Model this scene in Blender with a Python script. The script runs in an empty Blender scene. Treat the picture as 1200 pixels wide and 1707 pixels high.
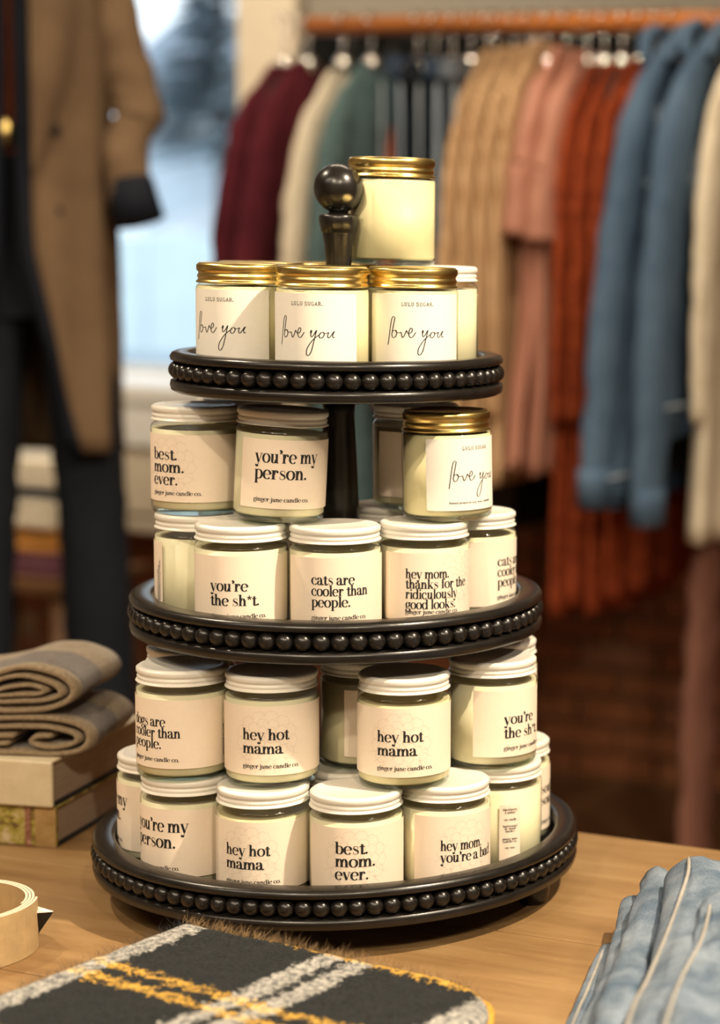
import bpy, bmesh, math, random
from mathutils import Vector, Matrix, noise
random.seed(7)
S = bpy.context.scene
COL = S.collection
PI = math.pi
def R(d): return math.radians(d)

# ------------------------------------------------------------------ camera
CAM = Vector((0.95862, -1.56661, 1.35))
YAW, PITCH, ROLL = R(20), 0.1294, 0.0242
fwd0 = Vector((-math.sin(YAW), math.cos(YAW), 0)); rgt = Vector((math.cos(YAW), math.sin(YAW), 0)); up0 = Vector((0, 0, 1))
fwd = fwd0*math.cos(PITCH) - up0*math.sin(PITCH)
up = up0*math.cos(PITCH) + fwd0*math.sin(PITCH)
ex = rgt*math.cos(ROLL) + up*math.sin(ROLL)
ey = up*math.cos(ROLL) - rgt*math.sin(ROLL)
cd = bpy.data.cameras.new('camera'); cam = bpy.data.objects.new('camera', cd); COL.objects.link(cam)
m = Matrix((ex, ey, -fwd)).transposed().to_4x4(); m.translation = CAM
cam.matrix_world = m
cd.sensor_fit = 'VERTICAL'; cd.sensor_height = 24.0; cd.sensor_width = 36.0
cd.lens = 24.0*3556/1707
cd.shift_x = -(1280-600)/1707.0
cd.clip_end = 300
cd.dof.use_dof = True; cd.dof.focus_distance = 1.70; cd.dof.aperture_fstop = 2.4
S.camera = cam

# ------------------------------------------------------------------ world and exposure
S.view_settings.view_transform = 'Standard'; S.view_settings.look = 'None'
S.view_settings.gamma = 1.0; S.view_settings.use_curve_mapping = False
S.view_settings.exposure = 0.33
S.cycles.use_denoising = True
S.cycles.max_bounces = 10; S.cycles.transparent_max_bounces = 24
S.cycles.sample_clamp_indirect = 6.0
S.cycles.caustics_reflective = False; S.cycles.caustics_refractive = False
W = bpy.data.worlds.new('overcast_sky'); S.world = W; W.use_nodes = True
bg = W.node_tree.nodes['Background']; bg.inputs[0].default_value = (0.86, 0.94, 1.0, 1); bg.inputs[1].default_value = 1.7

# ------------------------------------------------------------------ ceiling lamps (positions, watts); built by track_lamp() below
WARM = (1.0, 0.83, 0.60)
LAMPS = [  # x, y, aim x, aim y, aim z, watts, spot angle, what the lamp is over
    (1.44, -0.13, 0.0, -0.02, 1.0, 265, 80, 'black ceiling spotlight right of the candle stand'),
    (-1.36, -0.32, 0.0, -0.02, 1.0, 80, 80, 'black ceiling spotlight left of the candle stand'),
    (0.30, -2.30, 0.0, 0.0, 0.9, 75, 90, 'black ceiling spotlight in front of the display table'),
    (1.75, -2.00, 0.1, 0.0, 0.9, 80, 90, 'black ceiling spotlight behind the photographer'),
    (-0.20, 0.75, -0.75, 2.15, 1.2, 48, 85, 'black ceiling spotlight over the right end of the clothes rail'),
    (-1.35, 0.55, -1.25, 2.15, 1.2, 38, 85, 'black ceiling spotlight over the left end of the clothes rail'),
    (-2.30, 0.10, -1.75, 1.60, 1.2, 10, 80, 'black ceiling spotlight beside the dressed mannequin'),
    (-2.45, 1.9, -2.3, 3.1, 1.0, 80, 100, 'black ceiling spotlight near the window'),
]

# ================================================================== helpers
def tag(o, label=None, cat=None, group=None, kind=None):
    if label: o['label'] = label
    if cat: o['category'] = cat
    if group: o['group'] = group
    if kind: o['kind'] = kind
    return o
def empty(name, loc=(0, 0, 0), rz=0.0, label=None, cat=None, group=None):
    o = bpy.data.objects.new(name, None); COL.objects.link(o)
    o.location = loc; o.rotation_euler = (0, 0, rz); o.empty_display_size = 0.02
    return tag(o, label, cat, group)
def link(name, me, parent=None, loc=None, rot=None):
    o = bpy.data.objects.new(name, me); COL.objects.link(o)
    if parent is not None: o.parent = parent
    if loc: o.location = loc
    if rot: o.rotation_euler = rot
    return o
def mesh(name, V, F, mat=None, smooth=True):
    me = bpy.data.meshes.new(name); me.from_pydata([tuple(v) for v in V], [], F)
    if mat: me.materials.append(mat)
    if smooth: me.polygons.foreach_set('use_smooth', [True]*len(me.polygons))
    me.update(); return me
class MB:
    def __init__(s): s.V = []; s.F = []
    def add(s, V, F):
        n = len(s.V); s.V += [tuple(v) for v in V]; s.F += [tuple(i+n for i in f) for f in F]; return s
    def box(s, c, d, M=None):
        V = []
        for z in (-1, 1):
            for y in (-1, 1):
                for x in (-1, 1):
                    v = Vector((x*d[0]/2, y*d[1]/2, z*d[2]/2))
                    if M: v = M @ v
                    V.append(v+Vector(c))
        return s.add(V, [(0, 2, 3, 1), (4, 5, 7, 6), (0, 1, 5, 4), (2, 6, 7, 3), (0, 4, 6, 2), (1, 3, 7, 5)])
    def tube(s, P, rad, n=8, caps=True, flat=None):
        P = [Vector(p) for p in P]
        if not isinstance(rad, (list, tuple)): rad = [rad]*len(P)
        T = []
        for i in range(len(P)):
            T.append((P[min(i+1, len(P)-1)]-P[max(i-1, 0)]).normalized())
        a = Vector((0, 0, 1)) if abs(T[0].z) < .9 else Vector((1, 0, 0))
        N = (a - T[0]*a.dot(T[0])).normalized()
        V = []; F = []
        for i, p in enumerate(P):
            N = (N - T[i]*N.dot(T[i])).normalized(); B = T[i].cross(N)
            fx = flat if flat else 1.0
            for k in range(n):
                th = 2*PI*k/n
                V.append(p + N*(math.cos(th)*rad[i]) + B*(math.sin(th)*rad[i]*fx))
        for i in range(len(P)-1):
            for k in range(n):
                a0 = i*n+k; a1 = i*n+(k+1) % n
                F.append((a0, a1, a1+n, a0+n))
        if caps:
            F.append(tuple(reversed(range(n)))); F.append(tuple(range(len(V)-n, len(V))))
        return s.add(V, F)
    def lathe(s, prof, n=48, c=(0, 0, 0), rmod=None):
        V = []; F = []; rows = []
        for (r, z) in prof:
            if r < 1e-6:
                rows.append([len(V)]); V.append((c[0], c[1], c[2]+z))
            else:
                row = []
                for k in range(n):
                    th = 2*PI*k/n; rr = r + (rmod(r, z, k) if rmod else 0)
                    row.append(len(V)); V.append((c[0]+rr*math.cos(th), c[1]+rr*math.sin(th), c[2]+z))
                rows.append(row)
        for A, B in zip(rows, rows[1:]):
            for k in range(n):
                k2 = (k+1) % n
                if len(A) == 1 and len(B) == 1: continue
                if len(A) == 1: F.append((A[0], B[k2], B[k]))
                elif len(B) == 1: F.append((A[k], A[k2], B[0]))
                else: F.append((A[k], A[k2], B[k2], B[k]))
        return s.add(V, F)
    def build(s, name, mat, parent=None, smooth=True, loc=None, rot=None):
        return link(name, mesh(name, s.V, s.F, mat, smooth), parent, loc, rot)
    def data(s, name, mat, smooth=True): return mesh(name, s.V, s.F, mat, smooth)
def bevel_box(name, c, d, mat, parent=None, r=0.004, seg=2, loc=None, rot=None):
    bm = bmesh.new(); bmesh.ops.create_cube(bm, size=1)
    for v in bm.verts: v.co = Vector((v.co.x*d[0]+c[0], v.co.y*d[1]+c[1], v.co.z*d[2]+c[2]))
    bmesh.ops.bevel(bm, geom=bm.edges[:], offset=r, segments=seg, affect='EDGES', profile=.5)
    me = bpy.data.meshes.new(name); bm.to_mesh(me); bm.free()
    me.materials.append(mat)
    return link(name, me, parent, loc, rot)
def catmull(P, k=6):
    P = [Vector(p) for p in P]; out = []
    for i in range(len(P)-1):
        p0 = P[max(i-1, 0)]; p1 = P[i]; p2 = P[i+1]; p3 = P[min(i+2, len(P)-1)]
        for j in range(k):
            t = j/k
            out.append(0.5*((2*p1)+(p2-p0)*t+(2*p0-5*p1+4*p2-p3)*t*t+(3*p1-p0-3*p2+p3)*t**3))
    out.append(P[-1]); return out

# ------------------------------------------------------------------ materials
class NT:
    def __init__(s, name):
        s.m = bpy.data.materials.new(name); s.m.use_nodes = True; s.t = s.m.node_tree; s.n = s.t.nodes
        s.b = s.n['Principled BSDF']; s.out = s.n['Material Output']
    def node(s, typ, **kw):
        n = s.n.new(typ)
        for k, v in kw.items(): setattr(n, k, v)
        return n
    def l(s, a, b): s.t.links.new(a, b)
    def coord(s, scale=(1, 1, 1), kind='Object', rot=(0, 0, 0)):
        tc = s.node('ShaderNodeTexCoord'); mp = s.node('ShaderNodeMapping'); s.l(tc.outputs[kind], mp.inputs[0])
        mp.inputs['Scale'].default_value = scale; mp.inputs['Rotation'].default_value = rot; return mp.outputs[0]
    def noise(s, vec, scale, detail=4, rough=.55):
        n = s.node('ShaderNodeTexNoise'); s.l(vec, n.inputs['Vector'])
        n.inputs['Scale'].default_value = scale; n.inputs['Detail'].default_value = detail; n.inputs['Roughness'].default_value = rough
        return n.outputs[0]
    def ramp(s, fac, stops, interp='LINEAR'):
        r = s.node('ShaderNodeValToRGB'); r.color_ramp.interpolation = interp
        e = r.color_ramp.elements
        while len(e) < len(stops): e.new(0.5)
        for i, (p, c) in enumerate(stops): e[i].position = p; e[i].color = (*c, 1)
        s.l(fac, r.inputs[0]); return r.outputs[0]
    def math(s, op, a, b=None):
        n = s.node('ShaderNodeMath', operation=op)
        for i, v in enumerate((a, b)):
            if v is None: continue
            if isinstance(v, (int, float)): n.inputs[i].default_value = v
            else: s.l(v, n.inputs[i])
        return n.outputs[0]
    def mix(s, fac, a, b):
        n = s.node('ShaderNodeMix', data_type='RGBA')
        for i, v in ((0, fac), (6, a), (7, b)):
            if isinstance(v, (int, float)): n.inputs[i].default_value = v
            elif isinstance(v, tuple): n.inputs[i].default_value = (*v, 1)
            else: s.l(v, n.inputs[i])
        return n.outputs[2]
    def bump(s, h, strength=.3, dist=.01):
        n = s.node('ShaderNodeBump'); n.inputs['Strength'].default_value = strength; n.inputs['Distance'].default_value = dist
        s.l(h, n.inputs['Height']); s.l(n.outputs[0], s.b.inputs['Normal'])
    def base(s, c): 
        if isinstance(c, tuple): s.b.inputs['Base Color'].default_value = (*c, 1)
        else: s.l(c, s.b.inputs['Base Color'])
def plain(name, c, rough=.5, metal=0.0, var=0.0, scale=40, bump=0.0, sheen=0.0, sss=0.0, spec=.5, coat=0.0):
    t = NT(name); t.b.inputs['Roughness'].default_value = rough; t.b.inputs['Metallic'].default_value = metal
    t.b.inputs['Specular IOR Level'].default_value = spec
    if sheen: t.b.inputs['Sheen Weight'].default_value = sheen; t.b.inputs['Sheen Roughness'].default_value = .5
    if coat: t.b.inputs['Coat Weight'].default_value = coat; t.b.inputs['Coat Roughness'].default_value = .15
    if sss:
        t.b.inputs['Subsurface Weight'].default_value = sss; t.b.inputs['Subsurface Radius'].default_value = (1, .8, .5); t.b.inputs['Subsurface Scale'].default_value = .01
    if var or bump:
        v = t.coord(); f = t.noise(v, scale)
        d = tuple(max(0, x*(1-var)) for x in c); l = tuple(min(1, x*(1+var)) for x in c)
        t.base(t.ramp(f, [(.3, d), (.7, l)]))
        if bump: t.bump(f, bump, .004)
    else: t.base(c)
    return t.m
def fabric(name, c1, c2, weave=900, big=14, rough=.9, sheen=.25, ribs=None, ribdepth=.5, bump=.25, stops=(.28, .72)):
    """woven or knitted cloth: c1/c2 dark and light yarn; ribs = (frequency, axis)"""
    t = NT(name); t.b.inputs['Roughness'].default_value = rough; t.b.inputs['Specular IOR Level'].default_value = .2
    t.b.inputs['Sheen Weight'].default_value = sheen*.25; t.b.inputs['Sheen Tint'].default_value = (*c2, 1)
    v = t.coord(); f1 = t.noise(v, big, 5); f2 = t.noise(v, weave, 2)
    f = t.math('ADD', t.math('MULTIPLY', f1, .6), t.math('MULTIPLY', f2, .4))
    if ribs:
        w = t.node('ShaderNodeTexWave', wave_type='BANDS', bands_direction=ribs[1]); t.l(v, w.inputs[0])
        w.inputs['Scale'].default_value = ribs[0]; w.inputs['Distortion'].default_value = .6; w.inputs['Detail'].default_value = 1
        f = t.math('ADD', t.math('MULTIPLY', f, 1-ribdepth), t.math('MULTIPLY', w.outputs[1], ribdepth))
    t.base(t.ramp(f, [(stops[0], c1), (stops[1], c2)])); t.bump(f, bump, .004)
    return t.m
def glassy(name, tint=(.96, .98, .95), ior=1.5, rough=.045):
    """thin-walled clear glass: transparent with a Fresnel reflection"""
    t = NT(name); t.n.remove(t.b)
    tr = t.node('ShaderNodeBsdfTransparent'); tr.inputs[0].default_value = (*tint, 1)
    gl = t.node('ShaderNodeBsdfGlossy'); gl.inputs['Roughness'].default_value = rough
    lw = t.node('ShaderNodeLayerWeight'); lw.inputs[0].default_value = .5        # Schlick reflection, the same from both sides of the thin wall
    fr = t.math('ADD', t.math('MULTIPLY', t.math('POWER', lw.outputs[1], 5.0), .9), ((ior-1)/(ior+1))**2)
    mx = t.node('ShaderNodeMixShader'); t.l(fr, mx.inputs[0]); t.l(tr.outputs[0], mx.inputs[1]); t.l(gl.outputs[0], mx.inputs[2])
    t.l(mx.outputs[0], t.out.inputs[0]); return t.m
def emit(name, c, s):
    t = NT(name); t.n.remove(t.b); e = t.node('ShaderNodeEmission'); e.inputs[0].default_value = (*c, 1); e.inputs[1].default_value = s
    t.l(e.outputs[0], t.out.inputs[0]); return t.m
def wood(name, dark, mid, light, axis='X', scale=1.0, rough=.45, scratch=True):
    t = NT(name); t.b.inputs['Roughness'].default_value = rough; t.b.inputs['Specular IOR Level'].default_value = .35
    sc = {'X': (1.6*scale, 16*scale, 16*scale), 'Y': (16*scale, 1.6*scale, 16*scale), 'Z': (16*scale, 16*scale, 1.6*scale)}[axis]
    v = t.coord(sc); f = t.noise(v, 2.2, 8, .6); v2 = t.coord(); g = t.noise(v2, 6*scale, 3)
    c = t.ramp(t.math('ADD', t.math('MULTIPLY', f, .65), t.math('MULTIPLY', g, .35)), [(.30, dark), (.5, mid), (.70, light)])
    if scratch:
        v3 = t.coord((14, 150, 20), rot=(0, 0, R(-38))); s = t.noise(v3, 3.0, 2)
        c = t.mix(t.math('MULTIPLY', t.math('GREATER_THAN', s, .70), .35), c, tuple(min(1, x*1.25) for x in light))
    t.base(c); t.bump(f, .12, .003); return t.m

M = {}
M['black_wood'] = plain('black_painted_wood', (.0105, .009, .0078), .27, var=.35, scale=60, bump=.05, spec=.5)
M['gold'] = plain('brushed_gold_metal', (.83, .63, .23), .28, 1.0)
M['white_lid'] = plain('white_enamel_lid', (.80, .77, .70), .32, var=.02, scale=20)
M['glass'] = glassy('clear_jar_glass', (.975, .985, .955))
M['base_glass'] = glassy('thick_base_glass', (.90, .95, .90))
M['wax'] = plain('soy_wax', (.77, .71, .50), .5, var=.04, scale=30, sss=.15)
M['wax_warm'] = plain('yellow_soy_wax', (.76, .68, .41), .5, var=.05, scale=30, sss=.15)
M['peach_label'] = plain('matte_blush_label', (.89, .762, .622), .7, var=.015, scale=200)
M['white_label'] = plain('matte_white_label', (.88, .84, .76), .7, var=.015, scale=200)
M['ink'] = plain('black_ink', (.012, .012, .012), .6)
M['faint_ink'] = plain('faint_brown_ink', (.66, .53, .42), .7)
M['hook_metal'] = plain('polished_steel', (.85, .82, .78), .10, 1.0)
M['hanger_black'] = plain('black_velvet_hanger', (.012, .011, .011), .7)
M['table'] = wood('oiled_table_wood', (.185, .098, .038), (.285, .168, .070), (.385, .250, .118))
M['rail_wood'] = wood('orange_rail_wood', (.30, .09, .02), (.45, .15, .035), (.55, .21, .06), scratch=False)
M['floor'] = wood('brown_floor_wood', (.10, .05, .022), (.15, .075, .034), (.20, .10, .05), scratch=False, rough=.4)
M['brick'] = None
M['mortar'] = plain('pale_brown_mortar', (.30, .20, .12), .95, var=.2, scale=60, bump=.3)
M['plaster'] = plain('beige_plaster', (.60, .53, .43), .9, var=.04, scale=8)
M['cream_paint'] = plain('cream_painted_wood', (.66, .58, .46), .55, var=.03, scale=12)
M['white_paint'] = plain('white_painted_sill', (.80, .80, .79), .45, var=.02, scale=10)
M['ceiling'] = plain('white_ceiling_paint', (.72, .68, .62), .9, var=.03, scale=6)
M['pane'] = glassy('window_glass', (.97, .99, 1.0), 1.4, .005)
M['denim_mid'] = fabric('mid_blue_denim', (.032, .064, .122), (.105, .170, .262), 700, 9, .85, .1)
M['denim_dark'] = fabric('dark_blue_denim', (.012, .020, .040), (.050, .080, .130), 700, 9, .85, .1)
M['denim_grey'] = fabric('grey_blue_denim', (.070, .090, .120), (.170, .190, .215), 700, 7, .85, .1)
M['denim_light'] = fabric('washed_light_denim', (.050, .088, .145), (.30, .355, .425), 900, 26, .85, .1, ribs=(330, 'DIAGONAL'), ribdepth=.16, bump=.6, stops=(.38, .63))
M['seam'] = fabric('cream_topstitched_seam', (.24, .23, .21), (.42, .40, .37), 1200, 40)
M['seam_grey'] = fabric('pale_denim_seam', (.20, .25, .31), (.34, .38, .42), 1200, 40)
M['camel'] = fabric('camel_wool', (.105, .066, .038), (.175, .114, .066), 500, 10, .95, .3)
M['navy'] = fabric('navy_lining', (.003, .0045, .009), (.009, .012, .021), 500, 12, .8, .1)
M['jeans_black'] = fabric('blue_black_denim', (.003, .004, .007), (.012, .0155, .023), 700, 7, .85, .1)
M['rust_knit'] = fabric('rust_knit', (.22, .050, .015), (.36, .095, .030), 500, 20, .95, .2)
M['burgundy'] = fabric('burgundy_wool', (.045, .005, .010), (.115, .015, .026), 500, 14, .95, .3)
M['cream_boucle'] = fabric('cream_boucle', (.48, .41, .30), (.80, .73, .60), 160, 40, .95, .3, bump=.6)
M['teal_boucle'] = fabric('teal_boucle', (.040, .080, .090), (.125, .190, .200), 160, 40, .95, .3, bump=.6)
M['tan_rib'] = fabric('tan_ribbed_knit', (.36, .215, .105), (.62, .42, .25), 300, 12, .95, .2, ribs=(26, 'Y'), ribdepth=.45)
M['rose_satin'] = fabric('dusty_rose_satin', (.36, .155, .105), (.50, .25, .185), 400, 8, .45, .1)
M['rust_boucle'] = fabric('rust_boucle', (.09, .012, .005), (.42, .080, .022), 70, 55, .95, .2, bump=.8)
M['cream_knit'] = fabric('cream_knit', (.55, .48, .36), (.80, .73, .60), 300, 20, .95, .2)
M['mauve'] = fabric('mauve_brown_twill', (.135, .058, .042), (.215, .100, .075), 600, 8, .8, .1)
M['tan_strap'] = plain('tan_leather_board', (.46, .32, .16), .6, var=.12, scale=90)
M['strap_edge'] = plain('pale_strap_edge', (.66, .56, .43), .7)
M['paper'] = plain('white_paper', (.82, .80, .74), .8)
M['pages'] = None
M['lens'] = emit('lamp_lens_glow', (1.0, .82, .6), 12)
M['skin'] = plain('ivory_mannequin', (.62, .52, .42), .5)

def brick_mat():
    t = NT('orange_red_brick'); t.b.inputs['Roughness'].default_value = .9
    oi = t.node('ShaderNodeObjectInfo'); v = t.coord(); f = t.noise(v, 28, 5)
    a = t.ramp(oi.outputs['Random'], [(0, (.20, .060, .022)), (.35, (.30, .095, .032)), (.7, (.37, .135, .050)), (1, (.25, .105, .055))])
    t.base(t.mix(t.math('MULTIPLY', f, .5), a, (.12, .05, .03))); t.bump(f, .5, .004); M['brick'] = t.m
brick_mat()
def pages_mat():
    t = NT('book_page_edges'); t.b.inputs['Roughness'].default_value = .9
    v = t.coord((1, 1, 60)); f = t.noise(v, 20, 3)
    t.base(t.ramp(f, [(.3, (.36, .27, .20)), (.7, (.56, .45, .36))])); t.bump(f, .2, .001); M['pages'] = t.m
pages_mat()

# ================================================================== the setting
YW = 3.15
def struct(name, mb, mat, smooth=False): return tag(mb.build(name, mat, None, smooth), kind='structure')
struct('floor', MB().box((0.2, -0.6, -0.05), (8.2, 8.2, 0.1)), M['floor'])
struct('ceiling', MB().box((0.2, -0.6, 3.15), (8.2, 8.2, 0.1)), M['ceiling'])
WX0, WX1, WZ0, WZ1 = -3.35, -2.200, 0.915, 2.55
wb = MB()
wb.box(((WX1+4.0)/2, YW+.14, 1.55), (4.0-WX1, .26, 3.1)); wb.box(((-3.9+WX0)/2, YW+.14, 1.55), (WX0+3.9, .26, 3.1))
wb.box(((WX0+WX1)/2, YW+.14, WZ0/2), (WX1-WX0, .26, WZ0)); wb.box(((WX0+WX1)/2, YW+.14, (WZ1+3.1)/2), (WX1-WX0, .26, 3.1-WZ1))
wall_back = struct('wall_back', wb, M['mortar'])
struct('wall_left', MB().box((-3.95, -.6, 1.55), (.1, 8.2, 3.1)), M['plaster'])
struct('wall_right', MB().box((4.25, -.6, 1.55), (.1, 8.2, 3.1)), M['plaster'])
struct('wall_front', MB().box((.2, -4.65, 1.55), (8.2, .1, 3.1)), M['plaster'])
# bricks: each course piece its own object
bl, bh, gp = .205, .0565, .0115
brick_me = []
for k in range(6):
    rr = random.Random(k); bm = bmesh.new(); bmesh.ops.create_cube(bm, size=1)
    for v in bm.verts:
        v.co = Vector((v.co.x*bl+rr.uniform(-.002, .002), v.co.y*.02+rr.uniform(-.0015, .0015), v.co.z*bh+rr.uniform(-.002, .002)))
    bmesh.ops.bevel(bm, geom=[e for e in bm.edges if all(v.co.y < 0 for v in e.verts)], offset=.003, segments=1, affect='EDGES')
    me = bpy.data.meshes.new('brick'); bm.to_mesh(me); bm.free(); me.materials.append(M['brick']); brick_me.append(me)
half_me = []
for row in range(22):
    z = .012 + row*(bh+gp) + bh/2
    xa, xb = (-2.86, -.02) if row < 9 else (-2.2, -.55)
    if 9 <= row < 12: xa = -2.86
    x = xa + (0 if row % 2 else -(bl+gp)/2) + bl/2
    while x < xb:
        if not (z+bh/2 > .60 and x-bl/2 < -2.0) :
            o = link('brick', random.choice(brick_me), wall_back, (x, YW-.006+random.uniform(-.003, .001), z))
        x += bl+gp
# the courses beyond the garments, out to the right wall: joined, too many to pick apart singly
rest = MB()
for row in range(26):
    z = .012 + row*(bh+gp) + bh/2
    if z+bh/2 > 1.785: break
    xs_ = (-2.86 if row < 12 else -2.2) + (0 if row % 2 else -(bl+gp)/2) + bl/2
    done = (-.02 if row < 9 else -.55) if row < 22 else -3.0
    x = xs_
    while x < 4.1:
        if x >= done and x > -2.0:
            rest.box((x, YW-.006+random.uniform(-.003, .001), z), (bl, .02, bh))
        x += bl+gp
tag(rest.build('brickwork', M['brick'], wall_back, False), kind='stuff')
# plaster above the brick and pier beside the window
struct('trim_1', MB().box((-2.100, YW-.02, 1.95), (.17, .07, 2.05)), M['cream_paint'])
M['taupe'] = plain('grey_taupe_plaster', (.27, .245, .205), .9, var=.06, scale=8)
struct('trim_2', MB().box((.985, YW-.004, 2.45), (5.98, .03, 1.30)), M['taupe'])
tw = MB(); tw.box((-2.75, YW-.02, 2.66), (1.4, .06, .22)); struct('trim_3', tw, M['cream_paint'])
struct('baseboard_back', MB().box((.5, YW-.016, .006), (7.2, .02, .012)), M['floor'])
win = empty('window_1', ((WX0+WX1)/2, YW+.1, WZ0)); tag(win, kind='structure')
wf = MB(); ww = WX1-WX0
for s in (-1, 1): wf.box((s*(ww/2-.0)+(-s*.02), .05, .81), (.04, .06, 1.62))
wf.box((0, .05, .02), (ww-.081, .06, .04)); wf.box((0, .05, 1.60), (ww-.081, .06, .04))
wf.build('window_frame', M['white_paint'], win, False)
MB().box((0, .05, .81), (ww-.08, .006, 1.54)).build('pane', M['pane'], win, False)
sill = bevel_box('window_sill', (0, -.17, -.0), (ww+.14, .36, .045), M['white_paint'], win, .006)
bevel_box('sill_fascia', (0, -.325, -.078), (ww+.10, .03, .11), M['white_paint'], win, .004)
bevel_box('apron', (0, -.30, -.222), (ww+.06, .05, .170), M['cream_paint'], win, .004)
bevel_box('lower_ledge', (0, -.22, -.335), (ww+.10, .24, .03), M['cream_paint'], win, .004)

# outside the window
def hill(name, x0, x1, y0, y1, zf, mat, n=24):
    V = []; F = []
    for j in range(n+1):
        for i in range(n+1):
            x = x0+(x1-x0)*i/n; y = y0+(y1-y0)*j/n; V.append((x, y, zf(x, y)))
    for j in range(n):
        for i in range(n):
            a = j*(n+1)+i; F.append((a, a+1, a+n+2, a+n+1))
    return tag(link(name, mesh(name, V, F, mat)), kind='structure')
M['snow'] = plain('packed_snow', (.86, .90, .94), .9, var=.04, scale=2)
M['slush'] = plain('grey_blue_road', (.30, .36, .42), .8, var=.1, scale=1.5)
hill('ground_street', -60, 30, 3.45, 21.5, lambda x, y: -.3, M['slush'], 12)
hill('ground_snow', -70, 40, 21.5, 70, lambda x, y: -.3+max(0, min(1, (y-22.3)/1.5))*1.9+.12*noise.noise(Vector((x*.3, y*.3, 0))), M['snow'], 60)
M['teal_board'] = plain('pale_teal_boarding', (.66, .76, .78), .7, var=.06, scale=3)
hd = empty('hoarding', (-14.3, 19.2, -.3), R(36), 'pale teal board fence across the snowy street outside the window', 'fence')
for i in range(14):
    bevel_box('panel', (-6.5+i*1.0, 0, .78), (.985, .05, 1.36+.03*math.sin(i*2.1)), M['teal_board'], hd, .01, 1)
for i in range(15): MB().box((-7+i*1.0, .08, .73), (.09, .09, 1.46)).build('post', M['teal_board'], hd, False)
M['house_wall'] = plain('grey_brown_siding', (.40, .37, .35), .9, var=.15, scale=2)
M['house_pale'] = plain('pale_blue_render', (.66, .73, .80), .9, var=.06, scale=2)
M['slate'] = plain('blue_grey_slate', (.22, .27, .33), .7, var=.2, scale=3)
hs = empty('house', (-18.3, 25.9, 1.3), R(34), 'grey house with blue slate roof beyond the shop window', 'house')
MB().box((3.0, 0, .55), (7.4, 5, 1.1)).build('lower_wall', M['house_pale'], hs, False)
MB().box((3.0, 0, 1.55), (7.4, 5, .95)).build('upper_wall', M['house_wall'], hs, False)
V = [(-1.0, -2.9, 1.95), (7.2, -2.9, 1.95), (7.2, 2.9, 1.95), (-1.0, 2.9, 1.95), (-.2, 0, 3.1), (6.6, 0, 3.1), (-1.0, -2.9, 2.06), (7.2, -2.9, 2.06), (7.2, 2.9, 2.06), (-1.0, 2.9, 2.06)]
link('roof', mesh('roof', V, [(0, 3, 2, 1), (6, 7, 5, 4), (8, 9, 4, 5), (7, 8, 5), (9, 6, 4), (0, 1, 7, 6), (1, 2, 8, 7), (2, 3, 9, 8), (3, 0, 6, 9)], M['slate'], False), hs)
for i in range(4): bevel_box('window', (.4+i*1.7, -2.51, 1.5), (.8, .05, .6), M['white_paint'], hs, .01, 1)
M['frost_tree'] = plain('frosted_needles', (.26, .33, .37), .9, var=.5, scale=5)
M['bark'] = plain('dark_bark', (.10, .07, .05), .9)
tr = empty('conifer', (-15.75, 22.9, 1.25), 0, 'frosted dark conifer in front of the house outside', 'tree')
MB().tube([(0, 0, 0), (0, 0, 4.8)], [.12, .03], 8).build('trunk', M['bark'], tr)
cr = MB(); rr = random.Random(3)
for k in range(420):
    h = rr.random(); z = .9+h*3.9; rad = (1-h)*1.25+.1; a = rr.random()*2*PI
    p = Vector((math.cos(a)*rad, math.sin(a)*rad, z-.25*(1-h))); q = Vector((0, 0, z)); sd = Vector((-math.sin(a), math.cos(a), .2))*.16
    mid = (p*.6+q*.4)
    cr.add([q, mid+sd, p, mid-sd], [(0, 1, 2, 3)])
tag(cr.build('needles', M['frost_tree'], tr, False), kind='stuff')

# ceiling spotlights on a track
M['lamp_black'] = plain('black_lamp_housing', (.02, .02, .02), .4)
def track_lamp(x, y, ax, ay, az, watts, ang, label):
    r = empty('ceiling_spotlight', (x, y, 3.1), 0, label, 'lamp')
    d = (Vector((ax, ay, az))-Vector((x, y, 2.95))).normalized()
    q = d.to_track_quat('-Z', 'Y')
    MB().lathe([(0, 0), (.045, 0), (.045, -.02), (0, -.02)], 20).build('ceiling_plate', M['lamp_black'], r)
    MB().tube([(0, 0, -.02), (0, 0, -.11)], .008, 8).build('stem', M['lamp_black'], r)
    c = MB().lathe([(0, .06), (.035, .06), (.045, .03), (.05, -.07), (.046, -.07), (.042, .0), (0, .0)], 24).build('housing', M['lamp_black'], r, loc=(0, 0, -.15))
    c.rotation_mode = 'QUATERNION'; c.rotation_quaternion = q
    MB().lathe([(0, -.045), (.043, -.045)], 20).build('lens', M['lens'], c)
    ld = bpy.data.lights.new('spot', 'SPOT'); ld.energy = watts*LAMP_GAIN; ld.color = WARM; ld.spot_size = R(ang); ld.spot_blend = .6; ld.shadow_soft_size = .035
    lo = bpy.data.objects.new('lamp_light', ld); COL.objects.link(lo); lo.parent = r
    lo.location = Vector((0, 0, -.15))+d*.08; lo.rotation_mode = 'QUATERNION'; lo.rotation_quaternion = q
LAMP_GAIN = 1.0
for a in LAMPS: track_lamp(*a)
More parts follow.
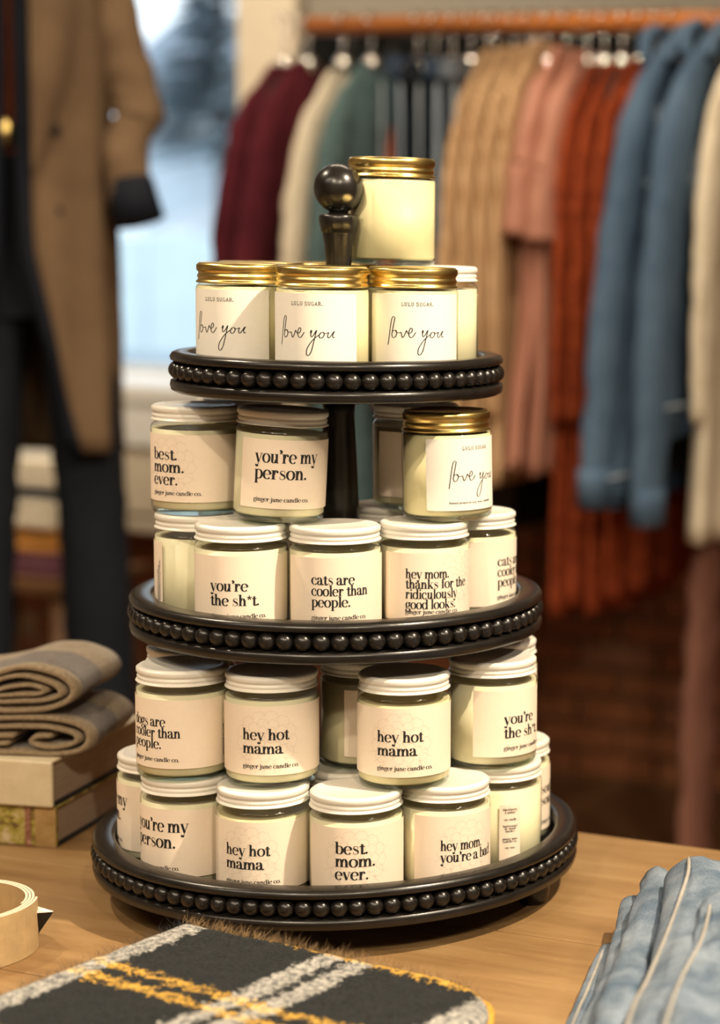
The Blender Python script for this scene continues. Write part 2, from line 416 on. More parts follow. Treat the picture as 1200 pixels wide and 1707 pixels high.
# added fill lights that raise the soft light, shaped as long ceiling fixtures
M['diffuser'] = emit('fill_glow', (1.0, .84, .64), 3.0)
def fill_lamp(x, y, rz, watts, label):
    r = empty('fill_light', (x, y, 3.1), rz, label, 'lamp')
    bevel_box('housing', (0, 0, -.04), (1.5, .22, .08), M['white_paint'], r, .01)
    bevel_box('diffuser', (0, 0, -.086), (1.44, .18, .01), M['diffuser'], r, .003)
    ld = bpy.data.lights.new('area', 'AREA'); ld.shape = 'RECTANGLE'; ld.size = 1.44; ld.size_y = .18; ld.energy = watts; ld.color = (1.0, .84, .64)
    lo = bpy.data.objects.new('lamp_light', ld); COL.objects.link(lo); lo.parent = r; lo.location = (0, 0, -.095)
fill_lamp(1.1, -2.9, R(20), 27, 'added long fill light behind the photographer')
fill_lamp(-.9, -2.2, R(20), 19, 'added long fill light left of the photographer')
fill_lamp(2.6, -.6, R(90), 34, 'added long fill light along the right of the shop')
fill_lamp(-.7, 1.35, 0, 12, 'added long fill light in front of the clothes rail')

# ================================================================== display table
ZT = .78
tb = empty('display_table', (0, 0, 0), 0, 'scratched golden brown wooden table under the candle stand', 'table')
py = .235
for i, w in enumerate((.29, .235, .26, .25)):
    bevel_box('plank', (.05, py-w/2, ZT-.02), (2.0, w-.0012, .04), M['table'], tb, .0015, 2)
    py -= w
for sx in (-.85, .95):
    for sy in (.15, -.72): bevel_box('leg', (sx, sy, .37), (.08, .08, .739), M['table'], tb, .004)
bevel_box('apron', (.05, .19, .69), (1.715, .025, .1), M['table'], tb, .003)
bevel_box('apron', (.05, -.76, .69), (1.715, .025, .1), M['table'], tb, .003)

# ================================================================== three-tier stand
st = empty('tiered_stand', (0, 0, ZT), 0, 'black three tier wooden stand with beaded trays and ball finial', 'stand')
TIERS = [('top', .1388, 1.2274, .1205, 60), ('mid', .1739, 1.0263, .1525, 74), ('bot', .2064, .8224, .1865, 92)]
bead_me = {}
for nm, Rb, zb, Ri, nb in TIERS:
    Ro = Rb-.0012; z0 = zb-ZT; fl = z0+(-.0008 if nm == 'top' else -.008); t = z0+.0155
    g = Rb-.0125
    prof = [(0, fl), (Ri-.002, fl), (Ri, fl+.002), (Ri, t-.002), (Ri+.0012, t-.0006), (Ri+.003, t), (Ro-.0045, t), (Ro-.0018, t-.0012), (Ro, t-.004), (Ro-.0006, z0+.0088), (Ro-.003, z0+.0078),
            (g, z0+.0075), (g, z0-.0075), (Ro-.003, z0-.0078), (Ro-.0006, z0-.0088), (Ro, z0-.012), (Ro-.001, z0-.0158), (Ro-.004, z0-.0175), (Ro-.012, z0-.0178), (0, z0-.0178)]
    tray = MB().lathe(list(reversed(prof)), 160).build('tray', M['black_wood'], st)
    br = PI*(Rb-.0072)/nb*1.04
    bm = bmesh.new(); bmesh.ops.create_uvsphere(bm, u_segments=20, v_segments=14, radius=br)
    me = bpy.data.meshes.new('bead'); bm.to_mesh(me); bm.free(); me.materials.append(M['black_wood'])
    me.polygons.foreach_set('use_smooth', [True]*len(me.polygons))
    for k in range(nb):
        a = 2*PI*k/nb; link('bead', me, tray, ((Rb-br)*math.cos(a), (Rb-br)*math.sin(a), z0))
def zz(v): return v-ZT
MB().lathe([(0, zz(1.0175)), (.021, zz(1.0175)), (.021, zz(1.026)), (.0175, zz(1.034)), (.0172, zz(1.10)), (.0150, zz(1.15)), (.0130, zz(1.19)), (.0145, zz(1.2088)), (0, zz(1.2088))], 40).build('column', M['black_wood'], st)
MB().lathe([(0, zz(.8136)), (.022, zz(.8136)), (.022, zz(.824)), (.0175, zz(.832)), (.0172, zz(.90)), (.0150, zz(.95)), (.0130, zz(.99)), (.0145, zz(1.0078)), (0, zz(1.0078))], 40).build('column', M['black_wood'], st)
bz = 1.3795
prof = [(0, 1.2262), (.019, 1.2262), (.019, 1.232), (.0125, 1.243), (.0108, 1.28), (.0108, 1.318), (.0116, 1.332), (.0136, 1.3420), (.0136, 1.3430), (.0143, 1.3437), (.0158, 1.3495), (.0163, 1.3530), (.0160, 1.3560), (.0152, 1.3577), (.0120, 1.3582), (.0080, 1.3590), (.0080, 1.361), (0, 1.361)]
MB().lathe([(r, zz(z)) for r, z in prof], 40).build('finial_neck', M['black_wood'], st)
MB().lathe([(max(0.0, .0205*math.sin(PI*i/24)) if 0 < i < 24 else 0, zz(bz)-.0205*math.cos(PI*i/24)) for i in range(25)], 48).build('finial_ball', M['black_wood'], st)
for a in (8, 98, 188, 278):
    MB().lathe([(0, 0), (.011, 0), (.0135, .004), (.0145, .012), (.0135, .0195), (.012, .0247), (0, .0247)], 28, (.176*math.cos(R(a)), .176*math.sin(R(a)), 0)).build('foot', M['black_wood'], st)

# ================================================================== lettering (strokes drawn as flat print on the round labels)
STEM, HAIR = .262, .072
def arc(cx, cy, rx, ry, a0, a1, n=20): return [(cx+rx*math.cos(R(a0+(a1-a0)*i/n)), cy+ry*math.sin(R(a0+(a1-a0)*i/n))) for i in range(n+1)]
def strip(P, wf):
    out = []; n = len(P); L = []; Rr = []
    for i, p in enumerate(P):
        a = P[max(i-1, 0)]; b = P[min(i+1, n-1)]; tx, ty = b[0]-a[0], b[1]-a[1]; l = math.hypot(tx, ty) or 1; tx /= l; ty /= l
        w = wf(i/(n-1), tx, ty)/2
        L.append((p[0]-ty*w, p[1]+tx*w)); Rr.append((p[0]+ty*w, p[1]-tx*w))
    return [[L[i], Rr[i], Rr[i+1], L[i+1]] for i in range(n-1)]
def pen(t, tx, ty): return HAIR+(STEM-HAIR)*abs(ty)**1.7
def cv(P): return strip([(v.x, v.y) for v in catmull([(x, y, 0) for x, y in P], 5)], pen)
def el(*a): return strip(arc(*a), pen)
def ln(x0, y0, x1, y1, w): return strip([(x0, y0), ((x0+x1)/2, (y0+y1)/2), (x1, y1)], lambda *a: w)
def st_(x, y0, y1): return [[(x, y0), (x+STEM, y0), (x+STEM, y1), (x, y1)]]
def sf(x, y, l=.09, r=.09): 
    h = HAIR; yy = y if y < .5 else y-h
    return [[(x-l, yy), (x+STEM+r, yy), (x+STEM+r, yy+h), (x-l, yy+h)]]
def dot(x, y, r): return [[(x+r*math.cos(2*PI*k/12), y+r*math.sin(2*PI*k/12)) for k in range(12)]]
def arch(x): return cv([(x+.17, .62), (x+.27, .86), (x+.42, .97), (x+.555, .88), (x+.61, .68)])
def GLYPHS():
    g = {}
    g['a'] = (cv([(.10, .74), (.2, .95), (.42, .98), (.56, .84), (.58, .62)])+dot(.14, .74, .105)+st_(.475, .14, .70)+cv([(.56, .57), (.32, .52), (.14, .40), (.12, .17), (.28, .02), (.46, .09), (.56, .22)])+cv([(.56, .16), (.66, .02), (.80, .05), (.84, .15)]), .88)
    g['b'] = (st_(.1, .05, 1.5)+sf(.1, 1.5, .1, 0)+el(.50, .5, .36, .485, 150, -150), .98)
    g['c'] = (el(.48, .5, .37, .485, 55, 320)+dot(.70, .76, .115), .86)
    g['d'] = (el(.44, .5, .34, .485, 30, 330)+st_(.66, 0, 1.5)+sf(.66, 1.5, .1, 0)+sf(.66, 0, 0, .1), 1.02)
    g['x'] = (ln(.16,.97,.78,.02,STEM)+ln(.80,.97,.18,.02,HAIR), .94)
    g['e'] = (el(.46, .5, .36, .485, 8, 318)+[[(.12, .50), (.86, .50), (.86, .555), (.12, .555)]], .9)
    g['f'] = (st_(.18, 0, 1.15)+cv([(.285, 1.1), (.32, 1.36), (.46, 1.48), (.62, 1.44)])+dot(.62, 1.35, .11)+[[(.02, .93), (.58, .93), (.58, .985), (.02, .985)]]+sf(.18, 0), .62)
    g['g'] = (el(.42, .64, .28, .345, 0, 360)+cv([(.26, .36), (.16, .22), (.24, .10), (.52, .08), (.74, -.02), (.78, -.2), (.62, -.4), (.36, -.45), (.12, -.36), (.1, -.18), (.26, -.02)])+cv([(.62, .86), (.74, .98), (.86, .96)])+dot(.84, .92, .08), .88)
    g['h'] = (st_(.1, 0, 1.5)+sf(.1, 1.5, .1, 0)+arch(.1)+st_(.62, 0, .72)+sf(.1, 0)+sf(.62, 0), 1.02)
    g['i'] = (st_(.12, 0, 1)+sf(.12, 1, .1, 0)+sf(.12, 0)+dot(.225, 1.34, .135), .47)
    g['j'] = (st_(.14, -.22, 1)+sf(.14, 1, .1, 0)+cv([(.25, -.2), (.2, -.4), (.02, -.46), (-.1, -.4)])+dot(-.08, -.32, .1)+dot(.245, 1.34, .135), .47)
    g['k'] = (st_(.1, 0, 1.5)+sf(.1, 1.5, .1, 0)+sf(.1, 0)+ln(.3, .42, .76, .96, HAIR)+ln(.44, .56, .80, .02, STEM*.95)+[[(.6, .945), (.96, .945), (.96, 1), (.6, 1)]]+[[(.62, 0), (1.0, 0), (1.0, .055), (.62, .055)]], 1.0)
    g['l'] = (st_(.12, 0, 1.5)+sf(.12, 1.5, .1, 0)+sf(.12, 0), .47)
    g['m'] = (st_(.1, 0, 1)+sf(.1, 1, .1, 0)+arch(.1)+st_(.61, 0, .72)+arch(.61)+st_(1.12, 0, .72)+sf(.1, 0)+sf(.61, 0)+sf(1.12, 0), 1.5)
    g['n'] = (st_(.1, 0, 1)+sf(.1, 1, .1, 0)+arch(.1)+st_(.62, 0, .72)+sf(.1, 0)+sf(.62, 0), 1.02)
    g['o'] = (el(.47, .5, .37, .485, 0, 360, 28), .94)
    g['p'] = (st_(.1, -.5, 1)+sf(.1, 1, .1, 0)+sf(.1, -.5)+el(.50, .5, .36, .485, 150, -150), .98)
    g['r'] = (st_(.1, 0, 1)+sf(.1, 1, .1, 0)+sf(.1, 0)+cv([(.27, .55), (.36, .84), (.5, .97), (.64, .93)])+dot(.64, .83, .125), .78)
    P = [(.62, .70), (.62, .88), (.44, .98), (.24, .92), (.18, .74), (.32, .58), (.54, .46), (.66, .27), (.56, .08), (.36, .02), (.16, .10), (.13, .30)]
    ws = [.06, .05, .05, .09, .15, .22, .22, .15, .09, .05, .05, .06]
    Q = [(v.x, v.y) for v in catmull([(x, y, 0) for x, y in P], 3)]
    g['s'] = (strip(Q, lambda t, tx, ty: ws[min(int(t*11.999), 11)]), .78)
    g['t'] = (st_(.16, .12, 1.22)+[[(.0, .88), (.58, .88), (.58, .985), (.0, .985)]]+cv([(.26, .14), (.34, .02), (.48, .03), (.58, .16)]), .60)
    g['u'] = (st_(.1, .26, 1)+sf(.1, 1, .1, 0)+cv([(.21, .3), (.27, .08), (.42, .02), (.56, .12), (.66, .34)])+st_(.6, 0, 1)+sf(.6, 1, .1, 0)+sf(.6, 0, 0, .1), 1.0)
    g['v'] = (ln(.17, .97, .47, .02, STEM)+ln(.48, .02, .78, .97, HAIR)+[[(.0, .945), (.36, .945), (.36, 1), (.0, 1)]]+[[(.62, .945), (.94, .945), (.94, 1), (.62, 1)]], .9)
    g['w'] = (ln(.15, .97, .40, .02, STEM)+ln(.41, .02, .62, .97, HAIR)+ln(.64, .97, .88, .02, STEM)+ln(.9, .02, 1.12, .97, HAIR), 1.25)
    g['y'] = (ln(.16, .97, .48, .02, STEM)+ln(.82, .97, .36, -.32, HAIR)+cv([(.37, -.3), (.26, -.46), (.12, -.42)])+dot(.14, -.34, .115)+[[(.0, .945), (.36, .945), (.36, 1), (.0, 1)]]+[[(.64, .945), (.96, .945), (.96, 1), (.64, 1)]], .92)
    g["'"] = (dot(.16, 1.36, .12)+cv([(.22, 1.36), (.26, 1.2), (.12, 1.04)]), .34)
    g['.'] = (dot(.16, .13, .135), .36)
    g['*'] = (sum([ln(.32, 1.05, .32+.3*math.cos(R(90+72*k)), 1.05+.3*math.sin(R(90+72*k)), .12) for k in range(5)], []), .64)
    g['&'] = (cv([(.95, .3), (.6, .02), (.25, .05), (.12, .35), (.4, .7), (.6, 1.0), (.42, 1.2), (.26, 1.0), (.45, .55), (.85, .02)]), 1.05)
    g[' '] = ([], .42)
    # slab capitals of a typewriter face
    w = .13; q = .075
    def L(x0, y0, x1, y1): return ln(x0, y0, x1, y1, w)
    def sl(x, y, l=.2): return ln(x-l, y, x+l, y, q)
    g['L'] = (L(.3, 0, .3, 1)+sl(.3, .96)+L(.12, .04, .78, .04)+L(.78, .0, .78, .3), 1.0)
    g['U'] = (L(.22, .25, .22, 1)+L(.72, .25, .72, 1)+sl(.22, .96)+sl(.72, .96)+strip(arc(.47, .28, .25, .26, 180, 360), lambda *a: w), 1.0)
    g['S'] = (strip([(v.x, v.y) for v in catmull([(x, y, 0) for x, y in [(.74, .72), (.66, .94), (.42, .98), (.2, .86), (.22, .64), (.5, .52), (.76, .38), (.76, .12), (.5, .02), (.24, .08), (.18, .3)]], 4)], lambda *a: w), 1.0)
    g['G'] = (strip(arc(.5, .5, .34, .48, 50, 330), lambda *a: w)+L(.8, .1, .8, .46)+sl(.72, .46), 1.0)
    g['A'] = (L(.2, 0, .48, 1)+L(.5, 1, .8, 0)+L(.3, .34, .7, .34)+sl(.2, .04, .15)+sl(.8, .04, .15), 1.0)
    g['R'] = (L(.22, 0, .22, 1)+sl(.22, .04)+L(.1, .96, .52, .96)+strip(arc(.5, .74, .24, .23, 90, -90), lambda *a: w)+L(.22, .5, .5, .5)+L(.5, .5, .78, .04)+sl(.8, .04, .13), 1.0)
    return g
GL = GLYPHS()
def text_polys(s, u0, z0, xh, width=None, rot90=False):
    adv = sum(GL[c][1] for c in s); sx = (width/adv) if width else xh
    out = []; x = 0
    for c in s:
        P, a = GL[c]
        for poly in P:
            if rot90: out.append([(u0-y*xh, z0+(x+px)*sx) for px, y in poly])
            else: out.append([(u0+(x+px)*sx, z0+y*xh) for px, y in poly])
        x += a
    return out, x*sx
JR = .037
def wrap(u, z, r): a = u/JR; return (r*math.sin(a), -r*math.cos(a), z)
def print_mesh(name, polys, r, mat):
    V = []; F = []
    for p in polys:
        n = len(V); V += [wrap(u, z, r) for u, z in p]; F.append(tuple(range(n, n+len(p))))
    return mesh(name, V, F, mat, False)
def label_mesh(a0, a1, z0, z1, mat, rc=0.0, r=.0373):
    u0, u1 = JR*R(a0), JR*R(a1); n = max(8, int((a1-a0)/4)); us = [u0+(u1-u0)*i/n for i in range(n+1)]
    if rc: us = sorted(set(us+[u0+rc*(1-math.cos(R(x))) for x in range(0, 91, 18)]+[u1-rc*(1-math.cos(R(x))) for x in range(0, 91, 18)]))
    V = []; F = []
    for u in us:
        e = min(u-u0, u1-u); ins = rc-math.sqrt(max(0, rc*rc-(rc-e)**2)) if (rc and e < rc) else 0
        V += [wrap(u, z0+ins, r), wrap(u, z1-ins, r)]
    for i in range(len(us)-1): F.append((2*i, 2*i+2, 2*i+3, 2*i+1))
    return mesh('label', V, F, mat)
def peony(u, z, s):
    out = []; rr = random.Random(5)
    for k, (rad, n) in enumerate(((.25, 5), (.48, 8), (.74, 11), (1.0, 13))):
        for i in range(n):
            a0 = 360*i/n+k*17; half = 360/n*.62
            P = []
            for j in range(13):
                t = j/12; a = R(a0-half+2*half*t); b = math.sin(PI*t)**.6
                rd = s*(rad-.20+.22*b+.018*math.sin(t*19+i))
                P.append((u+rd*math.cos(a), z+rd*math.sin(a)*.95))
            out += strip(P, lambda *x: .00019)
    for i in range(9):
        a = R(200+i*16+rr.uniform(-5, 5)); out += strip([(u+s*q*math.cos(a), z+s*q*math.sin(a)*.95) for q in (.8, 1.0, 1.18)], lambda *x: .00019)
    return out

# ------------------------------------------------------------------ candle jars
JH = .090
def knurl(lo, hi, amp):
    return lambda r, z, k: (amp if k % 2 else -amp) if (lo <= z <= hi and r > .034) else 0
def lid_data(h, mat, name):
    k = h/.0125
    prof = [(0, -.0011), (.0285, -.0011), (.0308, -.0002), (.0325, 0), (.0345, -.0002), (.0358, -.0012*k), (.0362, -.0016*k), (.0362, -.0030*k), (.0362, -.0046*k), (.0358, -.0052*k), (.0351, -.0060*k), (.0349, -.0066*k),
            (.0354, -.0072*k), (.0359, -.0082*k), (.0358, -.0090*k), (.0353, -.0097*k), (.0352, -.0102*k), (.0357, -.0108*k), (.0368, -.0116*k), (.0370, -.0121*k), (.0366, -.0125*k), (.034, -.0125*k)]
    return MB().lathe(prof, 160, rmod=knurl(-.0047*k, -.0015*k, .00030)).data(name, mat)
LID = {'w': lid_data(.0125, M['white_lid'], 'lid'), 'g': lid_data(.0165, M['gold'], 'lid')}
def glass_data(gold):
    n = .0740 if not gold else .0720
    return MB().lathe([(0, 0), (.0325, 0), (.0352, .0008), (.0366, .003), (.037, .006), (.037, n-.004), (.0368, n-.0018), (.0358, n), (.0343, n+.001), (.0338, n+.002), (.0338, .0865), (.0325, .0865), (.0325, n+.001)], 72).data('glass', M['glass'])
GLASS = {'w': glass_data(False), 'g': glass_data(True)}
BASE = MB().lathe([(0, .0008), (.032, .0008), (.0348, .0016), (.0358, .0036), (.0350, .0044), (0, .0044)], 56).data('base', M['base_glass'])
def wax_data(top, mat): return MB().lathe([(0, .0046), (.0340, .0046), (.0360, .0064), (.0362, top+.0008), (.0352, top), (.02, top-.0007), (0, top-.0004)], 64).data('wax', mat)
WAX = {'w': wax_data(.0700, M['wax']), 'g': wax_data(.0705, M['wax_warm']), 'y': wax_data(.0680, M['wax_warm'])}

SMALL = 'ginger june candle co.'
def ginger(lines, z0, gap, margin, total=185, flower=None, ts=-30, small=True):
    """peach label; lines = (text, x-height, width); text starts at angle ts, label margin degrees to its left"""
    u = JR*R(ts); P = []
    for i, (s, xh, w) in enumerate(lines): P += text_polys(s, u, z0-gap*i, xh, w)[0]
    P += text_polys(SMALL, u, .0172, .0024, .0455)[0]
    # fine print set upright at the far end of the label
    ue = JR*R(ts-margin+total)-.0035
    for k in range(3): P += text_polys('hand poured soy candle', ue-.0018*k, .0185, .0011, .034-.004*k, True)[0]
    L = label_mesh(ts-margin, ts-margin+total, .0115, .0672, M['peach_label'])
    fl = print_mesh('flower_drawing', peony(u+JR*R(flower[0]), flower[1], flower[2]), .03738, M['faint_ink']) if flower else None
    return L, print_mesh('lettering', P, .03745, M['ink']), fl
KIND = {
    'hey': ginger([('hey hot', .0062, .0372), ('mama', .0060, .0322)], .0400, .0110, 55, 200, (30, .040, .0245)),
    'best': ginger([('best.', .0066, .0262), ('mom.', .0066, .0320), ('ever.', .0066, .0265)], .0462, .0104, 43, 185, (26, .042, .024)),
    'person': ginger([("you're my", .0074, .0530), ('person.', .0074, .0430)], .0485, .0132, 22, 185),
    'sht': ginger([("you're", .0062, .0310), ('the sh*t.', .0062, .0400)], .0390, .0118, 40, 185),
    'cats': ginger([('cats are', .0058, .0350), ('cooler than', .0058, .0470), ('people.', .0058, .0315)], .0455, .0090, 41, 185),
    'dogs': ginger([('dogs are', .0058, .0350), ('cooler than', .0058, .0470), ('people.', .0058, .0315)], .0455, .0090, 41, 185),
    'thanks': ginger([('hey mom.', .0054, .0365), ('thanks for the', .0054, .0560), ('ridiculously', .0054, .0450), ('good looks.', .0054, .0430)], .0465, .0084, 33, 185, (75, .048, .022)),
    'bad': ginger([('hey mom.', .0058, .0370), ("you're a bad", .0058, .0500)], .0390, .0096, 35, 185, (34, .040, .024)),
    'soul': ginger([('soul', .0062, .0200), ('soul', .0062, .0200)], .0440, .0104, 40, 185),
}
def scent_label():
    P = []; rows = [('blackberry', .0015, .0125, .0540), ('& amber', .0015, .0090, .0515), ('soy candle', .0014, .0110, .0455), ('hand poured', .0013, .0120, .0400), ('in small', .0013, .0095, .0378), ('batches', .0013, .0080, .0356), ('ginger june', .0013, .0130, .0290), ('candle co.', .0013, .0120, .0268), ('soy wax', .0013, .0090, .0215)]
    for s, xh, w, z in rows: P += text_polys(s, -w/2, z, xh, w)[0]
    return label_mesh(-14, 14, .0115, .0590, M['peach_label']), print_mesh('lettering', P, .03745, M['ink']), None
KIND['scent'] = scent_label()
def lulu_label(small):
    k = .0001145; P = []
    def uz(x, y): return (JR*math.asin(max(-.99, min(.99, (x-621)*k/JR))), .0897-(y-95)*k)
    strokes = [
        [(496, 438), (486, 437), (476, 458), (466, 520), (458, 585), (451, 635)], [(499, 440), (494, 470), (480, 545)],
        [(502, 532), (486, 536), (478, 560), (484, 582), (500, 578), (511, 556), (508, 536), (500, 532), (512, 545), (530, 548), (541, 545), (546, 566), (552, 581), (564, 566), (574, 540), (579, 532), (584, 546), (598, 552), (614, 540), (618, 522), (608, 514), (598, 530), (594, 556), (602, 578), (618, 578), (632, 560), (642, 543)],
        [(684, 548), (690, 530), (694, 536), (688, 560), (693, 574), (706, 562), (722, 532), (728, 528)], [(726, 530), (716, 570), (700, 640), (688, 680), (672, 702), (658, 694), (660, 662), (676, 630), (704, 592), (738, 562), (752, 550)],
        [(766, 541), (750, 546), (742, 566), (748, 581), (762, 577), (772, 558), (768, 542), (776, 550), (790, 546), (798, 543), (792, 566), (798, 580), (810, 566), (824, 540), (829, 536), (820, 562), (824, 578), (832, 574)]]
    for s in strokes:
        Q = [uz(v.x, v.y) for v in catmull([(x, y, 0) for x, y in s], 6)]
        P += strip(Q, lambda t, tx, ty: .00042+.00034*abs(ty))
    P += text_polys('LULU SUGAR.', uz(540, 0)[0], uz(0, 360)[1], .0029, uz(764, 0)[0]-uz(540, 0)[0])[0]
    if small: P += text_polys('hand poured soy wax candle', -.0205, .0152, .0012, .041)[0]
    return label_mesh(-61, 71, .0095, .0688, M['white_label'], .0022), print_mesh('lettering', P, .03745, M['ink']), None
KIND['lulu'] = lulu_label(True); KIND['love'] = lulu_label(False)
Z1, Z2, Z3 = 1.2266, 1.0183, .8144
nv, tv = Vector((.853, .522)), Vector((.522, -.853))
def polar(a, rad, z): p = nv*(rad*math.sin(R(a)))+tv*(rad*math.cos(R(a))); return (p.x, p.y, z)
JARS = [  # kind, lid, wax, position, degrees turned from the canonical view, lean, label
    ('love', 'g', 'g', polar(-72, .0815, Z1), -37, 0, "leftmost gold lidded love you candle on the top tray, its first letter curving away", 'front'),
    ('love', 'g', 'g', polar(-9, .0815, Z1), -26, 0, "gold lidded love you candle at the middle front of the top tray", 'front'),
    ('love', 'g', 'g', polar(47, .0815, Z1), 0, 0, "gold lidded love you candle facing forward under the jar stacked on the top tray", 'front'),
    ('best', 'w', 'w', polar(101, .0815, Z1), 165, 0, "white lidded candle peeking out at the right end of the top tray", 'back'),
    ('love', 'g', 'g', polar(-127, .0815, Z1), -80, 0, "gold lidded candle behind the left love you candle on the top tray", 'back'),
    ('love', 'g', 'g', polar(-178, .0815, Z1), -150, 0, "gold lidded candle hidden behind the finial post on the top tray", 'back'),
    ('lulu', 'g', 'g', (nv.x*.0445-tv.x*.026, nv.y*.0445-tv.y*.026, Z1+JH), 175, 0, "highest gold lidded candle with bare wax facing out, stacked beside the black ball finial", 'front'),
    ('cats', 'w', 'w', (-.0952, -.0640, Z2), -168, 0, "white lidded candle showing plain wax at the left end of the middle tray", 'front'),
    ('sht', 'w', 'w', (-.0298, -.1011, Z2), -10, 0, "white lidded you're the sh*t candle in the lower row of the middle tray", 'front'),
    ('cats', 'w', 'w', (.0405, -.0723, Z2), 0, 0, "white lidded cats are cooler than people candle at the middle tray's front", 'front'),
    ('thanks', 'w', 'w', (.0909, -.0154, Z2), 6, 0, "white lidded ridiculously good looks candle in the lower row of the middle tray", 'front'),
    ('cats', 'w', 'w', (.0958, .0606, Z2), 64, 0, "white lidded cats candle turned away at the right end of the middle tray", 'front'),
    ('best', 'w', 'w', (.0150, .0640, Z2), 90, 0, "white lidded candle in shade behind the column on the middle tray", 'back'),
    ('best', 'w', 'w', (-.0991, -.0617, Z2+JH), -35, 0, "white lidded best mom ever candle on the upper left of the middle tray", 'front'),
    ('person', 'w', 'w', (-.0123, -.0736, Z2+JH+.0018), -3, 2.8, "tilted white lidded you're my person candle stacked on the middle tray", 'front'),
    ('sht', 'w', 'w', (.0400, .0600, Z2+JH), 14, 0, "shaded white lidded candle behind the gold lidded one on the middle tray", 'back'),
    ('lulu', 'g', 'g', (.1010, .0060, Z2+JH+.0008), 34, -1.2, "gold lidded love you candle stacked on white lids at the middle tray's right", 'front'),
    ('sht', 'w', 'w', (-.1105, .0180, Z2+JH), -120, 0, "white lid just visible behind the best mom ever candle of the middle tray", 'back'),
    ('best', 'w', 'w', (-.1000, .0140, Z2), -150, 0, "white lidded candle at the back left of the middle tray", 'back'),
    ('person', 'w', 'w', (-.1224, -.0823, Z3), -102, 0, "white lidded candle at the far left of the bottom tray beside the books", 'front'),
    ('person', 'w', 'w', (-.0632, -.1308, Z3), -51, 0, "white lidded you're my person candle in the lower row of the bottom tray", 'front'),
    ('hey', 'w', 'y', (.0128, -.1361, Z3), -20, 0, "white lidded hey hot mama candle in the lower row, its words beside the tray rim", 'front'),
    ('best', 'w', 'w', (.0877, -.1186, Z3), 4, 0, "white lidded best mom ever candle at the front of the bottom tray", 'front'),
    ('bad', 'w', 'w', (.1350, -.0594, Z3), 25, 0, "white lidded hey mom you're a bad candle in the bottom tray's lower row", 'front'),
    ('scent', 'w', 'w', (.1448, .0159, Z3), 16, 0, "white lidded candle with a narrow scent label at the bottom tray's right", 'front'),
    ('soul', 'w', 'w', (.1176, .0871, Z3), 82, 0, "white lidded candle turned away at the far right of the bottom tray", 'front'),
    ('best', 'w', 'w', (.0440, -.0560, Z3), 120, 0, "white lidded candle in shade just behind the bottom tray's front row", 'back'),
    ('cats', 'w', 'w', (-.1471, -.0060, Z3), 170, 0, "white lidded candle at the back left of the bottom tray", 'back'),
    ('hey', 'w', 'w', (.0615, .0254, Z3), 150, 0, "white lidded candle at the centre right of the bottom tray", 'back'),
    ('dogs', 'w', 'w', (-.0637, -.1343, Z3+JH), -46, 0, "white lidded dogs are cooler than people candle stacked at the bottom tray's left", 'front'),
    ('hey', 'w', 'w', (.0112, -.1207, Z3+JH), -7, 0, "white lidded hey hot mama candle stacked left of the column in the upper row", 'front'),
    ('hey', 'w', 'w', (.0476, -.0374, Z3+JH), 58, 0, "shaded white lidded candle in front of the lower column between two hey hot mama jars", 'back'),
    ('hey', 'w', 'y', (.1098, -.0816, Z3+JH), -4, 0, "white lidded hey hot mama candle stacked right of the column in the upper row", 'front'),
    ('sht', 'w', 'w', (.1433, .0073, Z3+JH), 45, 0, "white lidded you're the sh*t candle stacked at the bottom tray's right", 'front'),
    ('cats', 'w', 'w', (.1076, .0790, Z3+JH), 120, 0, "white lid peeking out behind the stacked you're the sh*t candle", 'back'),
    ('thanks', 'w', 'w', (-.1040, -.0655, Z3+JH), -150, 0, "white lid peeking out behind the stacked dogs are cooler candle", 'back'),
]
for kind, lid, wx, pos, turn, lean, label, row in JARS:
    face = math.atan2(CAM.x-pos[0], -(CAM.y-pos[1]))
    grp = {Z1: 'candles on the top tray', Z2: 'candles on the middle tray', Z3: 'candles on the bottom tray'}[max(z for z in (Z1, Z2, Z3) if z <= pos[2]+1e-6)]
    j = empty('candle_jar', pos, 0, label, 'candle', grp)
    j.rotation_euler = (Matrix.Rotation(face, 3, 'Z') @ Matrix.Rotation(R(lean), 3, 'Y') @ Matrix.Rotation(R(turn), 3, 'Z')).to_euler()
    link('glass', GLASS[lid], j); link('base', BASE, j); link('wax', WAX[wx], j)
    link('lid', LID[lid], j, (0, 0, JH))
    la, le, fl = KIND[kind]
    lo = link('label', la, j); link('lettering', le, lo)
    if fl: link('flower_drawing', fl, lo)

